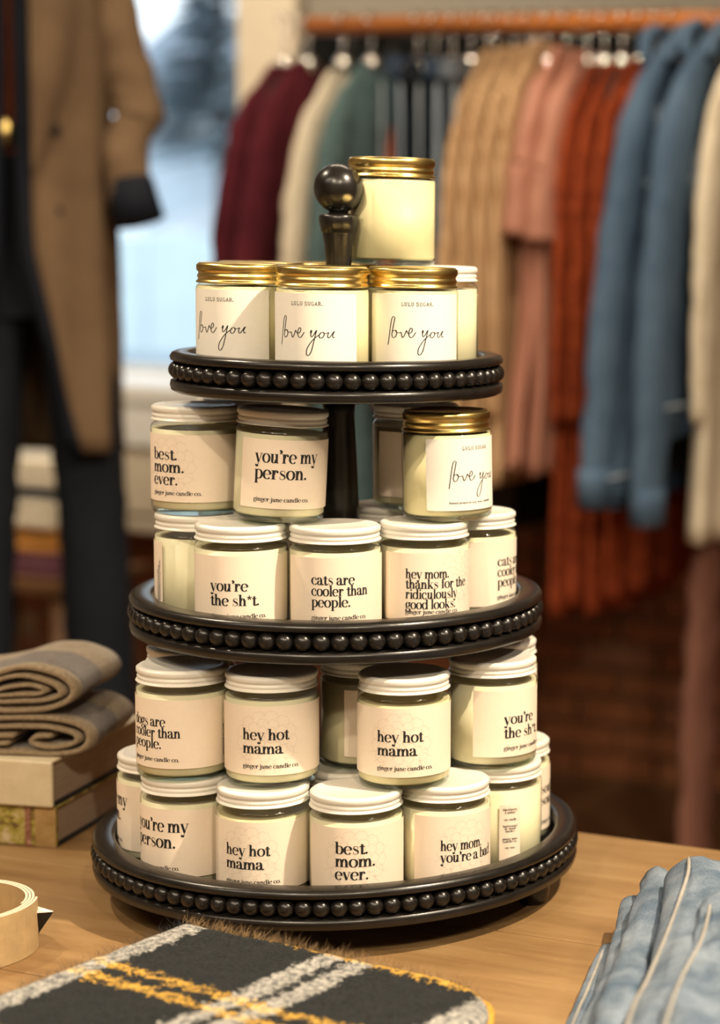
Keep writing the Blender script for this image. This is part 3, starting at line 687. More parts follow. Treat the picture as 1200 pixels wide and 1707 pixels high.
# ================================================================== clothes rail and garments
RY, RZ = 2.2, 1.741
gr = empty('clothes_rail', (0, RY, 0), 0, 'round orange brown wooden clothes rail on black wall brackets', 'rail')
MB().tube([(-1.415, 0, RZ), (.75, 0, RZ)], .0185, 20).build('rail_bar', M['rail_wood'], gr)
for x in (-1.36, .60):
    MB().tube([(x, 0, RZ), (x, .45, RZ), (x, .93, RZ)], .011, 10).build('bracket', M['lamp_black'], gr)
def ngroup(): pass
HANG = {}
def hanger_meshes():
    P = [(0, 0, -.065)]+[(0, 0, -.03)]
    hook = [(0, 0, -.085), (0, 0, -.02), (0, .004, -.012)]+[(0, .0225*math.cos(R(a)), .0035+.0225*math.sin(R(a))) for a in range(-40, 200, 20)]
    HANG['hook'] = MB().tube(hook, .0028, 10).data('hook', M['hook_metal'])
    HANG['glint_ferrule'] = MB().lathe([(0, -.088), (.008, -.092), (.0145, -.085), (.0170, -.074), (.0145, -.063), (.008, -.056), (0, -.055)], 16).data('glint_ferrule', M['hook_metal'])  # neck knob put in and swollen to catch bright lamp glints
    sh = catmull([(0, -.085, -.150), (0, -.055, -.112), (0, -.02, -.090), (0, 0, -.084), (0, .02, -.090), (0, .055, -.112), (0, .085, -.150)], 4)
    HANG['arms'] = MB().tube(sh, .008, 8).data('shoulder_bar', M['hanger_black'])
    HANG['bar'] = MB().tube([(0, -.16, -.092), (0, .16, -.092)], .006, 8).data('clip_bar', M['hook_metal'])
    c = MB()
    for s in (-1, 1): c.box((0, s*.10, -.104), (.026, .03, .035))
    HANG['clip'] = c.data('clip', M['hook_metal'], False)
hanger_meshes()
def hanger(x, label, clips=False):
    h = empty('clothes_hanger', (x, RY, RZ+.0185-.022), random.uniform(-.12, .12), label, 'hanger', 'hangers on the clothes rail')
    link('hook', HANG['hook'], h); link('glint_ferrule', HANG['glint_ferrule'], h)
    if clips: link('clip_bar', HANG['bar'], h); link('clip', HANG['clip'], h)
    else: link('shoulder_bar', HANG['arms'], h)
    return h
def wprof(dz, neck, hs, fl, length, fall): return neck+(hs-neck)*(1-math.exp(-dz/fall))+fl*dz/length
def body_mesh(mat, ztop, hs, length, thick, fl=.05, folds=7, amp=.012, seed=0, neck=.05, fall=.08, na=84, nz=40, name='body'):
    """hanging garment: wide along Y, thin along X, shoulders sloping from the neck, folds growing to the hem"""
    rr = random.Random(seed); ph = rr.uniform(0, 6)
    V = []; F = []
    for i in range(nz+1):
        dz = length*(i/nz)**1.35; w = wprof(dz, neck, hs, fl, length, fall)
        th = thick*(.35+.65*min(1, dz/.10))*(1+.25*dz/length)
        for k in range(na):
            a = 2*PI*k/na; ca, sa = math.cos(a), math.sin(a)
            y = math.copysign(abs(ca)**.8, ca)*w; x = math.copysign(abs(sa)**.7, sa)*th/2
            g = min(1, dz/max(.1, length*.5))
            f = amp*g*math.sin(folds*a+ph+1.5*noise.noise(Vector((a*.7, dz*2.2, seed))))
            n = noise.noise(Vector((y*9+seed, dz*3, seed*3.1)))*amp*(.3+.7*g)
            x += f*(.4+.6*abs(sa))+n*(1 if sa > 0 else .6); y += f*.6*ca
            V.append((x, y, ztop-dz-(0.012*noise.noise(Vector((a, seed, 0))) if i == nz else 0)))
    for i in range(nz):
        for k in range(na):
            k2 = (k+1) % na; F.append((i*na+k, (i+1)*na+k, (i+1)*na+k2, i*na+k2))
    F.append(tuple(range(na))); F.append(tuple(reversed(range(nz*na, nz*na+na))))
    return mesh(name, V, F, mat)
def sleeve_mb(P, Rd, seed=0, wr=.006, flat=.8, n=20):
    C = catmull(P, 8); k = len(C); rad = []
    for i in range(k):
        t = i/(k-1)*(len(Rd)-1); a = int(min(t, len(Rd)-2)); f = t-a
        rad.append(Rd[a]*(1-f)+Rd[a+1]*f)
    mb = MB(); mb.tube(C, rad, n, True, flat)
    out = []
    for v in mb.V:
        q = Vector(v); d = noise.noise(Vector((q.x*14, q.y*14, q.z*22+seed)))*wr
        out.append((q.x+d, q.y+d*.8, q.z))
    mb.V = out; return mb
def garment(name, label, cat, group, x, ztop, hs, length, thick, mat, seed, fl=.05, sl=.0, slr=(.050, .046, .042), folds=7, amp=.012, rz=0.0, fall=.08, cuff=None, slx=.45):
    g = empty(name, (x, RY, 0), rz, label, cat, group)
    link('body', body_mesh(mat, ztop, hs, length, thick, fl, folds, amp, seed, fall=fall), g)
    if sl:
        for s in (-1, 1):
            def pt(dz, o=0): return (.0, s*(wprof(dz, .05, hs, fl, length, fall)-slr[0]*.35+o), ztop-dz)
            P = [pt(.05, -.02), pt(.12), pt(.24, .008), pt(.08+sl*.6, .012), pt(.09+sl, .004)]
            sv = sleeve_mb(P, [slr[0]*.45, slr[0]*.85, slr[0], slr[1], slr[2]], seed+s*3, .008, 1.0, 24)
            sv.V = [((v[0])*slx, v[1], v[2]) for v in sv.V]
            so = sv.build('sleeve', mat, g)
            if cuff:
                e = Vector(P[-1]); cb = MB().tube([e+Vector((0, 0, .055)), e+Vector((0, 0, .03)), e+Vector((0, 0, -.012))], [slr[2]*1.02, slr[2]*1.04, slr[2]*1.02], 24)
                cb.V = [((v[0])*slx*1.15, v[1], v[2]) for v in cb.V]; cb.build('cuff', cuff, so)
    return g
# burgundy coats
for i, (x, zt) in enumerate(((-1.470, 1.662), (-1.415, 1.668))):
    garment('burgundy_coat', ('outermost burgundy wool coat at the left end of the rail', 'second burgundy wool coat hanging behind the outermost one')[i], 'coat', 'burgundy coats at the left end of the rail', x, zt, .155, .96, .040, M['burgundy'], 11+i, .135, .60, (.048, .045, .040), 6, .014, fall=.09)
    hanger(x, ('hanger of the outermost burgundy coat', 'hanger of the second burgundy coat')[i])
garment('cream_cardigan', 'fuzzy cream boucle cardigan between the burgundy and teal garments', 'cardigan', None, -1.335, 1.650, .145, .92, .040, M['cream_boucle'], 21, .10, .56, (.044, .042, .038), 5, .010, fall=.09)
hanger(-1.335, 'hanger of the fuzzy cream cardigan')
garment('teal_cardigan', 'fuzzy teal boucle cardigan right of the cream cardigan', 'cardigan', None, -1.270, 1.662, .150, .92, .046, M['teal_boucle'], 23, .09, .56, (.048, .045, .040), 5, .012, fall=.09)
hanger(-1.270, 'hanger of the fuzzy teal cardigan')
garment('rust_shirt', 'dark rust shirt half hidden behind the teal cardigan', 'shirt', None, -1.165, 1.60, .13, .60, .035, M['rust_knit'], 25, .03, 0, folds=5, amp=.008)
hanger(-1.165, 'hanger of the dark rust shirt behind the teal cardigan')
def hung_jeans(label, x, mat, seed, zt=1.655):
    g = empty('hanging_jeans', (x, RY, 0), 0, label, 'jeans', 'jeans clipped on the rail')
    V = body_mesh(mat, zt, .160, .96, .022, -.03, 5, .007, seed, neck=.150, fall=.03, name='legs'); link('legs', V, g)
    MB().box((0, 0, zt-.018), (.034, .325, .036)).build('waistband', mat, g, False)
    sm = MB()
    for s in (-1, 1): sm.tube([(s*.019, -.17, zt-.05), (s*.022, -.165, zt-.4), (s*.020, -.14, zt-.94)], .0022, 6)
    sm.build('side_seam', M['seam_grey'], g)
    return g
for i, (x, mt, zt) in enumerate(((-1.128, 'denim_dark', 1.668), (-1.088, 'jeans_black', 1.655), (-1.048, 'denim_dark', 1.665), (-1.012, 'denim_grey', 1.662))):
    hung_jeans(('blue jeans clipped on the rail next to the dark rust shirt', 'black-blue jeans second among the clipped pairs', 'dark blue jeans third among the clipped pairs', 'faded grey-blue jeans beside the tan knits')[i], x, M[mt], 31+i, zt)
    hanger(x, ('clip hanger of the first blue jeans', 'clip hanger of the black-blue jeans', 'clip hanger of the third dark jeans', 'clip hanger of the faded grey-blue jeans')[i], True)
for i, (x, zt) in enumerate(((-.993, 1.690), (-.957, 1.694), (-.921, 1.698), (-.887, 1.708))):
    garment('tan_knit_dress', ('tan ribbed knit dress next to the jeans', 'second tan ribbed knit dress from the jeans', 'third tan ribbed knit dress from the jeans', 'tan ribbed knit dress touching the rose blouses')[i], 'dress', 'tan knit dresses on the rail', x, zt, .150, .80+.012*i, .020, M['tan_rib'], 41+i, .075, .62, (.036, .034, .030), 9, .007, fall=.085, slx=.40)
    hanger(x, ('hanger of the tan dress next to the jeans', 'hanger of the second tan dress', 'hanger of the third tan dress', 'hanger of the tan dress beside the rose blouses')[i])
for i, x in enumerate((-.845, -.800)):
    garment('rose_blouse', ('dusty rose satin blouse beside the tan knits', 'dusty rose satin blouse beside the rust cardigans')[i], 'blouse', 'rose satin blouses on the rail', x, 1.695-.01*i, .165, .79, .034, M['rose_satin'], 51+i, .055, .27, (.050, .054, .060), 7, .020, fall=.11, slx=.55)
    hanger(x, ('hanger of the rose blouse beside the tan knits', 'hanger of the rose blouse beside the rust cardigans')[i])
for i, (x, zt) in enumerate(((-.765, 1.660), (-.728, 1.664), (-.690, 1.668), (-.655, 1.678))):
    garment('rust_cardigan', ('long rust boucle cardigan next to the rose blouses', 'second long rust boucle cardigan from the rose blouses', 'third long rust boucle cardigan from the rose blouses', 'long rust boucle cardigan against the denim jackets')[i], 'cardigan', 'rust cardigans on the rail', x, zt, .150, 1.03-.02*(i % 2), .022, M['rust_boucle'], 61+i, .06, .58, (.036, .034, .030), 10, .008, fall=.06, slx=.42)
    hanger(x, ('hanger of the rust cardigan next to the rose blouses', 'hanger of the second rust cardigan', 'hanger of the third rust cardigan', 'hanger of the rust cardigan against the denim')[i])
back_rail = empty('rear_clothes_rail', (0, 2.72, 0), 0, 'thin black rail carrying black coats behind the wooden clothes rail', 'rail')
MB().tube([(-1.72, 0, 1.79), (.75, 0, 1.79)], .012, 12).build('rail_bar', M['lamp_black'], back_rail)
for x in (-1.5, .6): MB().tube([(x, 0, 1.778), (x, .2, 1.778), (x, .41, 1.778)], .009, 8).build('bracket', M['lamp_black'], back_rail)
M['black_wool'] = fabric('black_wool', (.006, .006, .006), (.018, .017, .017), 500, 10, .95, 0)
REAR = ['the burgundy coats at the rail end', 'the cream cardigan', 'the teal cardigan', 'the clipped blue jeans', 'the faded clipped jeans', 'the tan knit dresses', 'the rose blouses', 'the middle rust cardigans', 'the denim jackets', 'the cream cardigan at the right end']
for i in range(10):
    x = -1.665+.112*i
    g = empty('black_coat', (x, 2.72, 0), 0, 'black coat on the rear rail behind ' + REAR[i], 'coat', 'black coats on the rear rail')
    link('body', body_mesh(M['black_wool'], 1.775, .19, 1.0+.03*(i % 3), .070, .03, 6, .010, 120+i, neck=.10, fall=.06), g)
    hk = empty('clothes_hanger', (x, 2.72, 1.78), 0, 'hanger of the black coat behind ' + REAR[i], 'hanger', 'hangers on the rear rail')
    link('hook', HANG['hook'], hk); link('shoulder_bar', HANG['arms'], hk)
def denim_jacket(label, x, zt, mat, seed, sl, hw, thick, length, fl, slr):
    g = garment('denim_jacket', label, 'jacket', 'denim jackets on the rail', x, zt, hw, length, thick, mat, seed, fl, sl, slr, 5, .016, fall=.17, cuff=mat, slx=.6)
    wp = lambda dz: wprof(dz, .05, hw, fl, length, .17)
    link('hem_band', body_mesh(mat, zt-length+.045, wp(length)-.01, .06, thick*1.25+.012, .01, 5, .008, seed, neck=wp(length)-.02, fall=.02, nz=8, name='hem_band'), g)
    c = MB(); c.tube(catmull([(-.022, -.085, zt-.045), (-.030, -.06, zt+.004), (-.02, 0, zt+.022), (.0, .05, zt+.028), (.02, 0, zt+.022), (.030, -.06, zt+.004), (.022, -.085, zt-.045)], 5), .012, 10, True, 1.0)
    c.build('collar', mat, g)
    s = MB(); f = thick/2+.012
    s.tube([(f, -wp(.27)*.95, zt-.27), (f+.008, -.06, zt-.275), (f, .1, zt-.27)], .0032, 6)
    s.tube([(f-.01, -wp(.13)*.85, zt-.13), (f+.004, -wp(.3)*.8, zt-.30), (f+.008, -wp(.6)*.62, zt-.62)], .0032, 6)
    s.tube([(f, -wp(length)*1.0, zt-length+.045), (f+.004, 0, zt-length+.045)], .0034, 6)
    s.build('seams', M['seam_grey'], g)
    b = MB()
    for k in range(4): b.lathe([(0, .0), (.008, 0), (.008, .003), (0, .004)], 12, (f+.006, -.02, zt-.2-.11*k))
    b.build('buttons', M['hook_metal'], g)
    return g
denim_jacket('mid blue denim jacket next to the rust cardigans', -.622, 1.705, M['denim_mid'], 71, .74, .205, .046, .835, .14, (.054, .050, .041))
hanger(-.622, 'hanger of the denim jacket next to the rust cardigans')
denim_jacket('mid blue denim jacket in front, its cuffed sleeve hanging low', -.540, 1.715, M['denim_mid'], 73, .785, .225, .044, .72, .06, (.060, .054, .042))
hanger(-.540, 'hanger of the front denim jacket')
garment('cream_long_cardigan', 'long cream knit cardigan at the right end, over the mauve trousers', 'cardigan', None, -.474, 1.700, .16, .91, .045, M['cream_knit'], 81, .06, .60, (.050, .046, .040), 6, .012, fall=.09)
hanger(-.474, 'hanger of the long cream cardigan')
tz = empty('mauve_trousers', (-.495, RY, 0), 0, 'mauve brown trousers hanging below the long cream cardigan', 'trousers')
for s, r0 in ((-1, .060), (1, .060)):
    sleeve_mb([(0, s*.09, .83), (.004, s*.11, .66), (-.006, s*.13, .45), (.006, s*.14, .20), (0, s*.145, .10+.02*s)], [.050, .060, .060, .058, .060], 90+s, .014, 1.0, 24).build('leg', M['mauve'], tz)
sleeve_mb([(0, 0, 1.15), (0, 0, .95), (0, 0, .80)], [.09, .11, .13], 95, .008, 1.0, 24).build('seat', M['mauve'], tz)
tz.scale = (.42, 1, 1)

# ================================================================== dressed mannequin by the window
MX, MY = -1.612, 1.60
bevel_box('mannequin_plinth', (MX, MY, .175), (.62, .5, .35), M['jeans_black'], None, .01)
tag(bpy.data.objects['mannequin_plinth'], 'dark low plinth under the dressed mannequin', 'plinth')
mq = empty('mannequin', (MX, MY, .35), R(39), 'mannequin in an open camel coat and dark jeans by the window', 'mannequin')
def mz(z): return z-.35
# jeans
jm = MB()
jb = sleeve_mb([(0, 0, mz(1.50)), (0, 0, mz(1.40)), (0, 0, mz(1.26)), (0, 0, mz(1.17))], [.095, .108, .120, .115], 5, .004, .66, 32)
jb.build('jeans', M['jeans_black'], mq)
for s in (-1, 1):
    sleeve_mb([(s*.060, 0, mz(1.24)), (s*.084, -.005, mz(1.04)), (s*.096, .0, mz(.80)), (s*.105, .01, mz(.58)), (s*.11, .01, mz(.40))], [.066, .064, .061, .059, .058], 8+s, .006, .95, 24).build('trouser_leg', M['jeans_black'], mq)
    sh = MB(); sh.tube([(s*.11, .05, mz(.385)), (s*.11, -.02, mz(.39)), (s*.115, -.13, mz(.375))], [.035, .036, .024], 12); sh.build('shoe', M['hanger_black'], mq)
# torso in a rust knit, neck and head of the form
sleeve_mb([(0, 0, mz(1.46)), (0, 0, mz(1.60)), (0, 0, mz(1.78)), (0, 0, mz(1.90)), (0, 0, mz(1.95))], [.104, .104, .110, .09, .05], 2, .004, .68, 36).build('knit_top', M['rust_knit'], mq)
hd_ = MB(); hd_.lathe([(0, 0), (.050, 0), (.044, .05), (.044, .09), (.056, .115), (.068, .15), (.076, .20), (.078, .24), (.071, .29), (.054, .325), (.028, .345), (0, .35)], 32)
hd_.build('head', M['skin'], mq, loc=(0, 0, mz(1.93)))
MB().lathe([(0, -.008), (.020, -.008), (.024, 0), (.020, .008), (0, .008)], 20).build('belt_buckle', M['gold'], mq, loc=(-.045, -.085, mz(1.495)), rot=(R(90), 0, 0))
MB().tube([(.102*math.cos(a*PI/16), .070*math.sin(a*PI/16), mz(1.485)) for a in range(33)], .016, 8, False).build('belt', M['hanger_black'], mq)
# coat: open shell hanging from the shoulders, front edges swinging apart towards the hem
def coat():
    V = []; F = []; nz, na = 30, 60
    ztop, zh = mz(1.90), mz(.925)
    for i in range(nz+1):
        t = i/nz; z = ztop+(zh-ztop)*t
        w = .118+.012*math.sin(PI*t)+.028*t
        if t < .1: w = .08+.038*(t/.1)
        d = .118+.03*t
        sw = 34*max(0, (t-.62)/.38)**1.1; opr = 1+sw; opl = 30+sw      # openings right and left of the front, degrees
        for k in range(na+1):
            a = R(-90+opr+(360-opr-opl)*k/na)
            f = .010*t*math.sin(9*a+1.3)+.006*noise.noise(Vector((a*2, z*5, 1)))
            V.append(((w+f)*math.cos(a), (d+f)*math.sin(a), z-.012*math.sin(a*1.5)*t))
    for i in range(nz):
        for k in range(na): a = i*(na+1)+k; F.append((a, a+1, a+na+2, a+na+1))
    o = link('coat', mesh('coat', V, F, M['camel']), mq)
    sd = o.modifiers.new('cloth thickness', 'SOLIDIFY'); sd.thickness = .012; sd.offset = 1
    # navy lining shows along the open edge
    L = MB()
    for e in (0, na):
        for i in range(0, 20):
            pass
    for side in (1, -1):
        VV = []; FF = []
        for i in range(nz+1):
            v = V[i*(na+1)] if side == 1 else V[i*(na+1)+na]
            VV += [(v[0]-side*.002, v[1]+.004, v[2]), (v[0]-side*.028, v[1]+.016, v[2])]
        for i in range(nz): FF.append((2*i, 2*i+1, 2*i+3, 2*i+2))
        ln_ = link('lining', mesh('lining', VV, FF, M['navy']), o)
        sdd = ln_.modifiers.new('cloth thickness', 'SOLIDIFY'); sdd.thickness = .006
    # lapel and buttons
    for side in (1, -1):
        lv = []
        for i in range(0, 16):
            t = i/nz; v = V[i*(na+1)] if side == 1 else V[i*(na+1)+na]; wd = .075*math.sin(PI*min(1, (i+2)/17))
            lv += [(v[0], v[1]-.012, v[2]), (v[0]+side*wd, v[1]-.014+wd*.28, v[2])]
        lf = [(2*i, 2*i+1, 2*i+3, 2*i+2) for i in range(15)]
        lp = link('lapel', mesh('lapel', lv, lf, M['camel']), o); q = lp.modifiers.new('cloth thickness', 'SOLIDIFY'); q.thickness = .008
    for z in (1.50, 1.36, 1.20):
        MB().lathe([(0, 0), (.011, 0), (.012, .003), (.009, .006), (0, .005)], 16).build('button', M['navy'], o, loc=(.040, -.126, mz(z)), rot=(R(90), 0, 0))
    # sleeves, the visible one bunched at the elbow
    P = [(.100, 0, mz(1.88)), (.135, .0, mz(1.76)), (.158, -.015, mz(1.64)), (.180, -.03, mz(1.575)), (.188, -.05, mz(1.535)), (.168, -.07, mz(1.500)), (.160, -.08, mz(1.45)), (.172, -.095, mz(1.38))]
    sleeve_mb(P, [.040, .046, .045, .044, .040, .037, .039, .041], 3, .009, .95, 24).build('sleeve', M['camel'], o)
    MB().tube(catmull([(.140, -.02, mz(1.548)), (.165, -.088, mz(1.538)), (.205, -.078, mz(1.530)), (.224, -.04, mz(1.530))], 5), [.010]*16, 8).build('sleeve_fold', M['camel'], o)
    c = MB(); c.tube([(.166, -.086, mz(1.415)), (.172, -.095, mz(1.385)), (.182, -.105, mz(1.345))], [.042, .044, .045], 24, True, .95); c.build('cuff', M['navy'], o)
    P = [(-.100, 0, mz(1.88)), (-.135, .0, mz(1.76)), (-.16, -.015, mz(1.63)), (-.165, -.05, mz(1.50)), (-.155, -.08, mz(1.38))]
    sleeve_mb(P, [.040, .046, .045, .042, .041], 4, .008, .95, 24).build('sleeve', M['camel'], o)
    return o
coat()

# ================================================================== low stool with folded knits behind the mannequin
sx, sy = -2.45, 2.62
sl_ = empty('wooden_stool', (sx, sy, 0), 0, 'dark low wooden stool with folded knitwear behind the mannequin legs', 'stool')
bevel_box('seat', (0, 0, .495), (.42, .34, .03), M['floor'], sl_, .005)
for a in (-.17, .17):
    for b in (-.13, .13): MB().tube([(a*1.1, b*1.1, 0), (a, b, .481)], .018, 10).build('leg', M['floor'], sl_)
def folded(name, label, x, y, z, w, d, h, mat, rz=0):
    g = empty(name, (x, y, z), rz, label, 'sweater', 'folded knits on the stool')
    n = 2
    for k in range(n):
        hh = h/n; prof = []
        mb = MB(); C = [(-w/2+hh/2, 0, hh*(k+.5)), (0, 0, hh*(k+.5)), (w/2-hh/2, 0, hh*(k+.5))]
        V = []; F = []; m_ = 20
        for i in range(m_):
            a = 2*PI*i/m_; xx = math.copysign(1, math.cos(a))*(w/2-hh/2)+math.cos(a)*hh/2; z_ = hh*(k+.5)+math.sin(a)*hh/2
            for yy in (-d/2, d/2): V.append((xx, yy, z_))
        for i in range(m_): j = (i+1) % m_; F.append((2*i, 2*j, 2*j+1, 2*i+1))
        F.append(tuple(2*i for i in reversed(range(m_)))); F.append(tuple(2*i+1 for i in range(m_)))
        link('fold', mesh('fold', V, F, mat), g)
M['plum'] = fabric('plum_knit', (.08, .03, .05), (.17, .07, .09), 300, 20)
M['amber'] = fabric('amber_knit', (.36, .15, .03), (.60, .28, .07), 300, 20)
M['charcoal'] = fabric('charcoal_knit', (.03, .033, .036), (.085, .09, .095), 300, 20)
folded('folded_sweater', 'plum folded sweater lowest on the stool', sx, sy, .51, .34, .26, .055, M['plum'])
folded('folded_sweater', 'amber folded sweater above the plum one on the stool', sx-.01, sy, .565, .32, .26, .06, M['amber'], .05)
folded('folded_sweater', 'cream folded sweater under the charcoal one on the stool', sx, sy, .625, .33, .26, .065, M['cream_knit'], -.04)
folded('folded_sweater', 'charcoal folded sweater below the top one on the stool', sx, sy, .69, .31, .25, .03, M['charcoal'])
folded('folded_sweater', 'cream folded sweater on top of the stool pile', sx, sy, .72, .32, .25, .06, M['cream_knit'], .03)

# ================================================================== books with folded grey scarf
def book(label, z, h, w, d, spine_mat, art, rz, x, y, board=None):
    b = empty('book', (x, y, z), rz, label, 'book')
    c = .0028                                    # cover board
    bevel_box('page_block', (-w/2+.002, d/2+.001, h/2), (w-.010, d-.012, h-2*c), M['pages'], b, .0008, 1)
    bevel_box('cover', (-w/2, d/2+.0015, c/2), (w, d-.003, c), board or spine_mat, b, .0008, 1)
    bevel_box('cover', (-w/2, d/2, h-c/2), (w, d, c), spine_mat, b, .0008, 1)
    bevel_box('spine', (-w/2, .002, h/2), (w, .005, h), spine_mat, b, .002, 2)
    MB().box((-w*.30-.0, -.0012, h/2), (.004, .001, h*.94)).build('spine_band', art, b, False)
    return b
def art_mat(name, cols, scale):
    t = NT(name); t.b.inputs['Roughness'].default_value = .5
    v = t.coord((1, 1, 1.5)); f = t.noise(v, scale, 6, .65); t.base(t.ramp(f, cols)); return t.m
M['cream_cover'] = art_mat('cream_book_cover', [(.3, (.62, .52, .34)), (.7, (.74, .65, .47))], 30)
M['red_print'] = art_mat('red_brown_print', [(.35, (.16, .05, .03)), (.6, (.34, .17, .10)), (.7, (.5, .36, .24))], 220)
M['painting'] = art_mat('painted_book_cover', [(.30, (.03, .028, .015)), (.42, (.20, .13, .04)), (.50, (.36, .32, .05)), (.58, (.50, .38, .20)), (.68, (.62, .54, .36)), (.8, (.10, .07, .03))], 55)
M['brown_board'] = art_mat('brown_book_edge', [(.3, (.26, .15, .05)), (.7, (.46, .31, .13))], 40)
BR = R(12)
b1 = book('lower book with a painted green and brown spine by the candle stand', ZT, .0385, .26, .20, M['painting'], M['brown_board'], BR, -.289, -.012, M['hanger_black'])
MB().box((-.010, -.0011, .0192), (.020, .001, .0375)).build('spine_edge', M['brown_board'], b1, False)
MB().box((-.027, -.0011, .0192), (.006, .001, .0375)).build('spine_band', M['red_print'], b1, False)
b2 = book('upper book with a cream spine under the folded scarf', ZT+.0385, .043, .255, .195, M['cream_cover'], M['brown_board'], BR, -.288, -.018, M['hanger_black'])
MB().box((-.103, -.0012, .0215), (.10, .001, .040)).build('spine_print', M['red_print'], b2, False)

def ribbon(name, P, th, d, mat, parent, k=6, edge=None):
    """thick cloth band: 2D path in XZ, swept along Y"""
    C = catmull([(x, 0, z) for x, z in P], k); n = len(C); V = []; F = []
    N = []
    for i in range(n):
        t = C[min(i+1, n-1)]-C[max(i-1, 0)]; t.normalize(); N.append(Vector((-t.z, 0, t.x)))
    m_ = 12; rows = []
    for j in range(m_+1):
        y = d*j/m_
        sh = .006*math.sin(j*.8)
        base = len(V)
        rd = (1-abs(2*j/m_-1)**8*.35)
        for i in range(n):
            u = .0022*noise.noise(Vector((C[i].x*40, y*30, C[i].z*40)))
            V.append(C[i]+N[i]*(th/2*rd+u)+Vector((sh*.3, y, 0))); V.append(C[i]-N[i]*(th/2*rd-u)+Vector((sh*.3, y, 0)))
    w2 = 2*n
    for j in range(m_):
        for i in range(n-1):
            a = j*w2+2*i; F.append((a, a+2, a+2+w2, a+w2)); b = a+1; F.append((b, b+w2, b+2+w2, b+2))
        a = j*w2; F.append((a, a+w2, a+1+w2, a+1)); a = j*w2+2*(n-1); F.append((a, a+1, a+1+w2, a+w2))
    for j in (0, m_):
        for i in range(n-1):
            a = j*w2+2*i; F.append((a, a+1, a+3, a+2) if j == 0 else (a, a+2, a+3, a+1))
    return link(name, mesh(name, V, F, mat), parent)
def plaid_grey():
    t = NT('grey_tan_brushed_wool'); t.b.inputs['Roughness'].default_value = .95; t.b.inputs['Sheen Weight'].default_value = .4
    v = t.coord(); n = t.noise(v, 260, 3); big = t.noise(v, 30, 3)
    sx_ = t.node('ShaderNodeSeparateXYZ'); t.l(v, sx_.inputs[0])
    y = t.math('ADD', sx_.outputs[1], t.math('MULTIPLY', t.math('SUBTRACT', big, .5), .012))
    band = t.math('MULTIPLY', t.math('GREATER_THAN', y, .018), t.math('LESS_THAN', y, .092))
    tan = t.ramp(n, [(.3, (.20, .145, .082)), (.7, (.36, .275, .175))]); gy = t.ramp(n, [(.3, (.085, .064, .054)), (.7, (.165, .130, .110))])
    t.base(t.mix(band, tan, gy)); t.bump(n, .5, .002); return t.m
M['grey_plaid'] = plaid_grey()
fs = empty('folded_scarf', (-.266, .006, ZT+.0385+.043), R(18), 'folded grey and tan wool scarf with open loop on the books', 'scarf')
th = .0075
fs.scale = (1, .75, .77)
# lower roll: outer wrap around a flattened coil
ribbon('lower_fold', [(-.26, .040), (-.12, .044), (-.04, .047), (-.010, .040), (.0, .026), (-.008, .010), (-.03, .0048), (-.12, .0045), (-.26, .0045)], th, .16, M['grey_plaid'], fs)
ribbon('lower_coil', [(-.26, .031), (-.12, .034), (-.05, .037), (-.022, .033), (-.0115, .0245), (-.018, .0155), (-.036, .0125), (-.052, .0165), (-.050, .0235), (-.036, .0250)], th*.85, .158, M['grey_plaid'], fs)
ribbon('lower_layer', [(-.26, .0135), (-.14, .0135), (-.075, .0145)], th*.85, .156, M['grey_plaid'], fs)
ribbon('lower_layer', [(-.26, .0225), (-.14, .0232), (-.070, .0240)], th*.85, .156, M['grey_plaid'], fs)
# upper fold: layers and a teardrop loop
u = .052
ribbon('upper_fold', [(-.26, u+.0330), (-.14, u+.0335), (-.10, u+.041), (-.070, u+.053), (-.042, u+.0535), (-.020, u+.042), (-.014, u+.026), (-.030, u+.011), (-.065, u+.0035), (-.14, u+.0025), (-.26, u+.001)], th, .165, M['grey_plaid'], fs)
ribbon('upper_loop', [(-.26, u+.0265), (-.14, u+.0265), (-.105, u+.0310), (-.075, u+.0430), (-.050, u+.0440), (-.030, u+.0350), (-.026, u+.0240), (-.042, u+.0170), (-.085, u+.0135), (-.14, u+.0105), (-.26, u+.0090)], th*.9, .162, M['grey_plaid'], fs)
ribbon('upper_inner_loop', [(-.26, u+.0195), (-.14, u+.0190), (-.10, u+.0215), (-.072, u+.0320), (-.052, u+.0350), (-.040, u+.0290), (-.048, u+.0235), (-.085, u+.0205)], th*.75, .160, M['grey_plaid'], fs)

# ================================================================== coil of tan strap with a paper corner
cl = empty('strap_coil', (-.178, -.270, ZT), 0, 'coil of tan leather strap standing on edge at the left table edge', 'strap')
def coil(r0, r1, turns, th, h, name, mat, par, a0=0):
    V = []; F = []; n = int(64*turns)
    for i in range(n+1):
        a = a0+2*PI*turns*i/n; r = r0+(r1-r0)*i/n
        for rr, z in ((r-th/2, .0004), (r+th/2, .0004), (r+th/2, h), (r-th/2, h)): V.append((rr*math.cos(a), rr*math.sin(a), z))
    for i in range(n):
        b = 4*i
        for k in range(4): F.append((b+k, b+4+k, b+4+(k+1) % 4, b+(k+1) % 4))
    F += [(3, 2, 1, 0), (4*n, 4*n+1, 4*n+2, 4*n+3)]
    me = mesh(name, V, F, mat); me.materials.append(M['strap_edge'])
    for p in me.polygons:
        p.use_smooth = False
        if p.normal.z > .9: p.material_index = 1
    return link(name, me, par)
coil(.0515, .0590, 3.05, .0019, .040, 'strap', M['tan_strap'], cl, .3)
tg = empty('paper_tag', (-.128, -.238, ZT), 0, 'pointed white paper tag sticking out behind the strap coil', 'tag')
A_, B_, T_, C_ = Vector((-.012, .012, .0285)), Vector((.000, -.004, .0290)), Vector((.0125, .004, .0295)), Vector((-.012, .020, .0005))
nn = Vector((0, 0, -.0007))
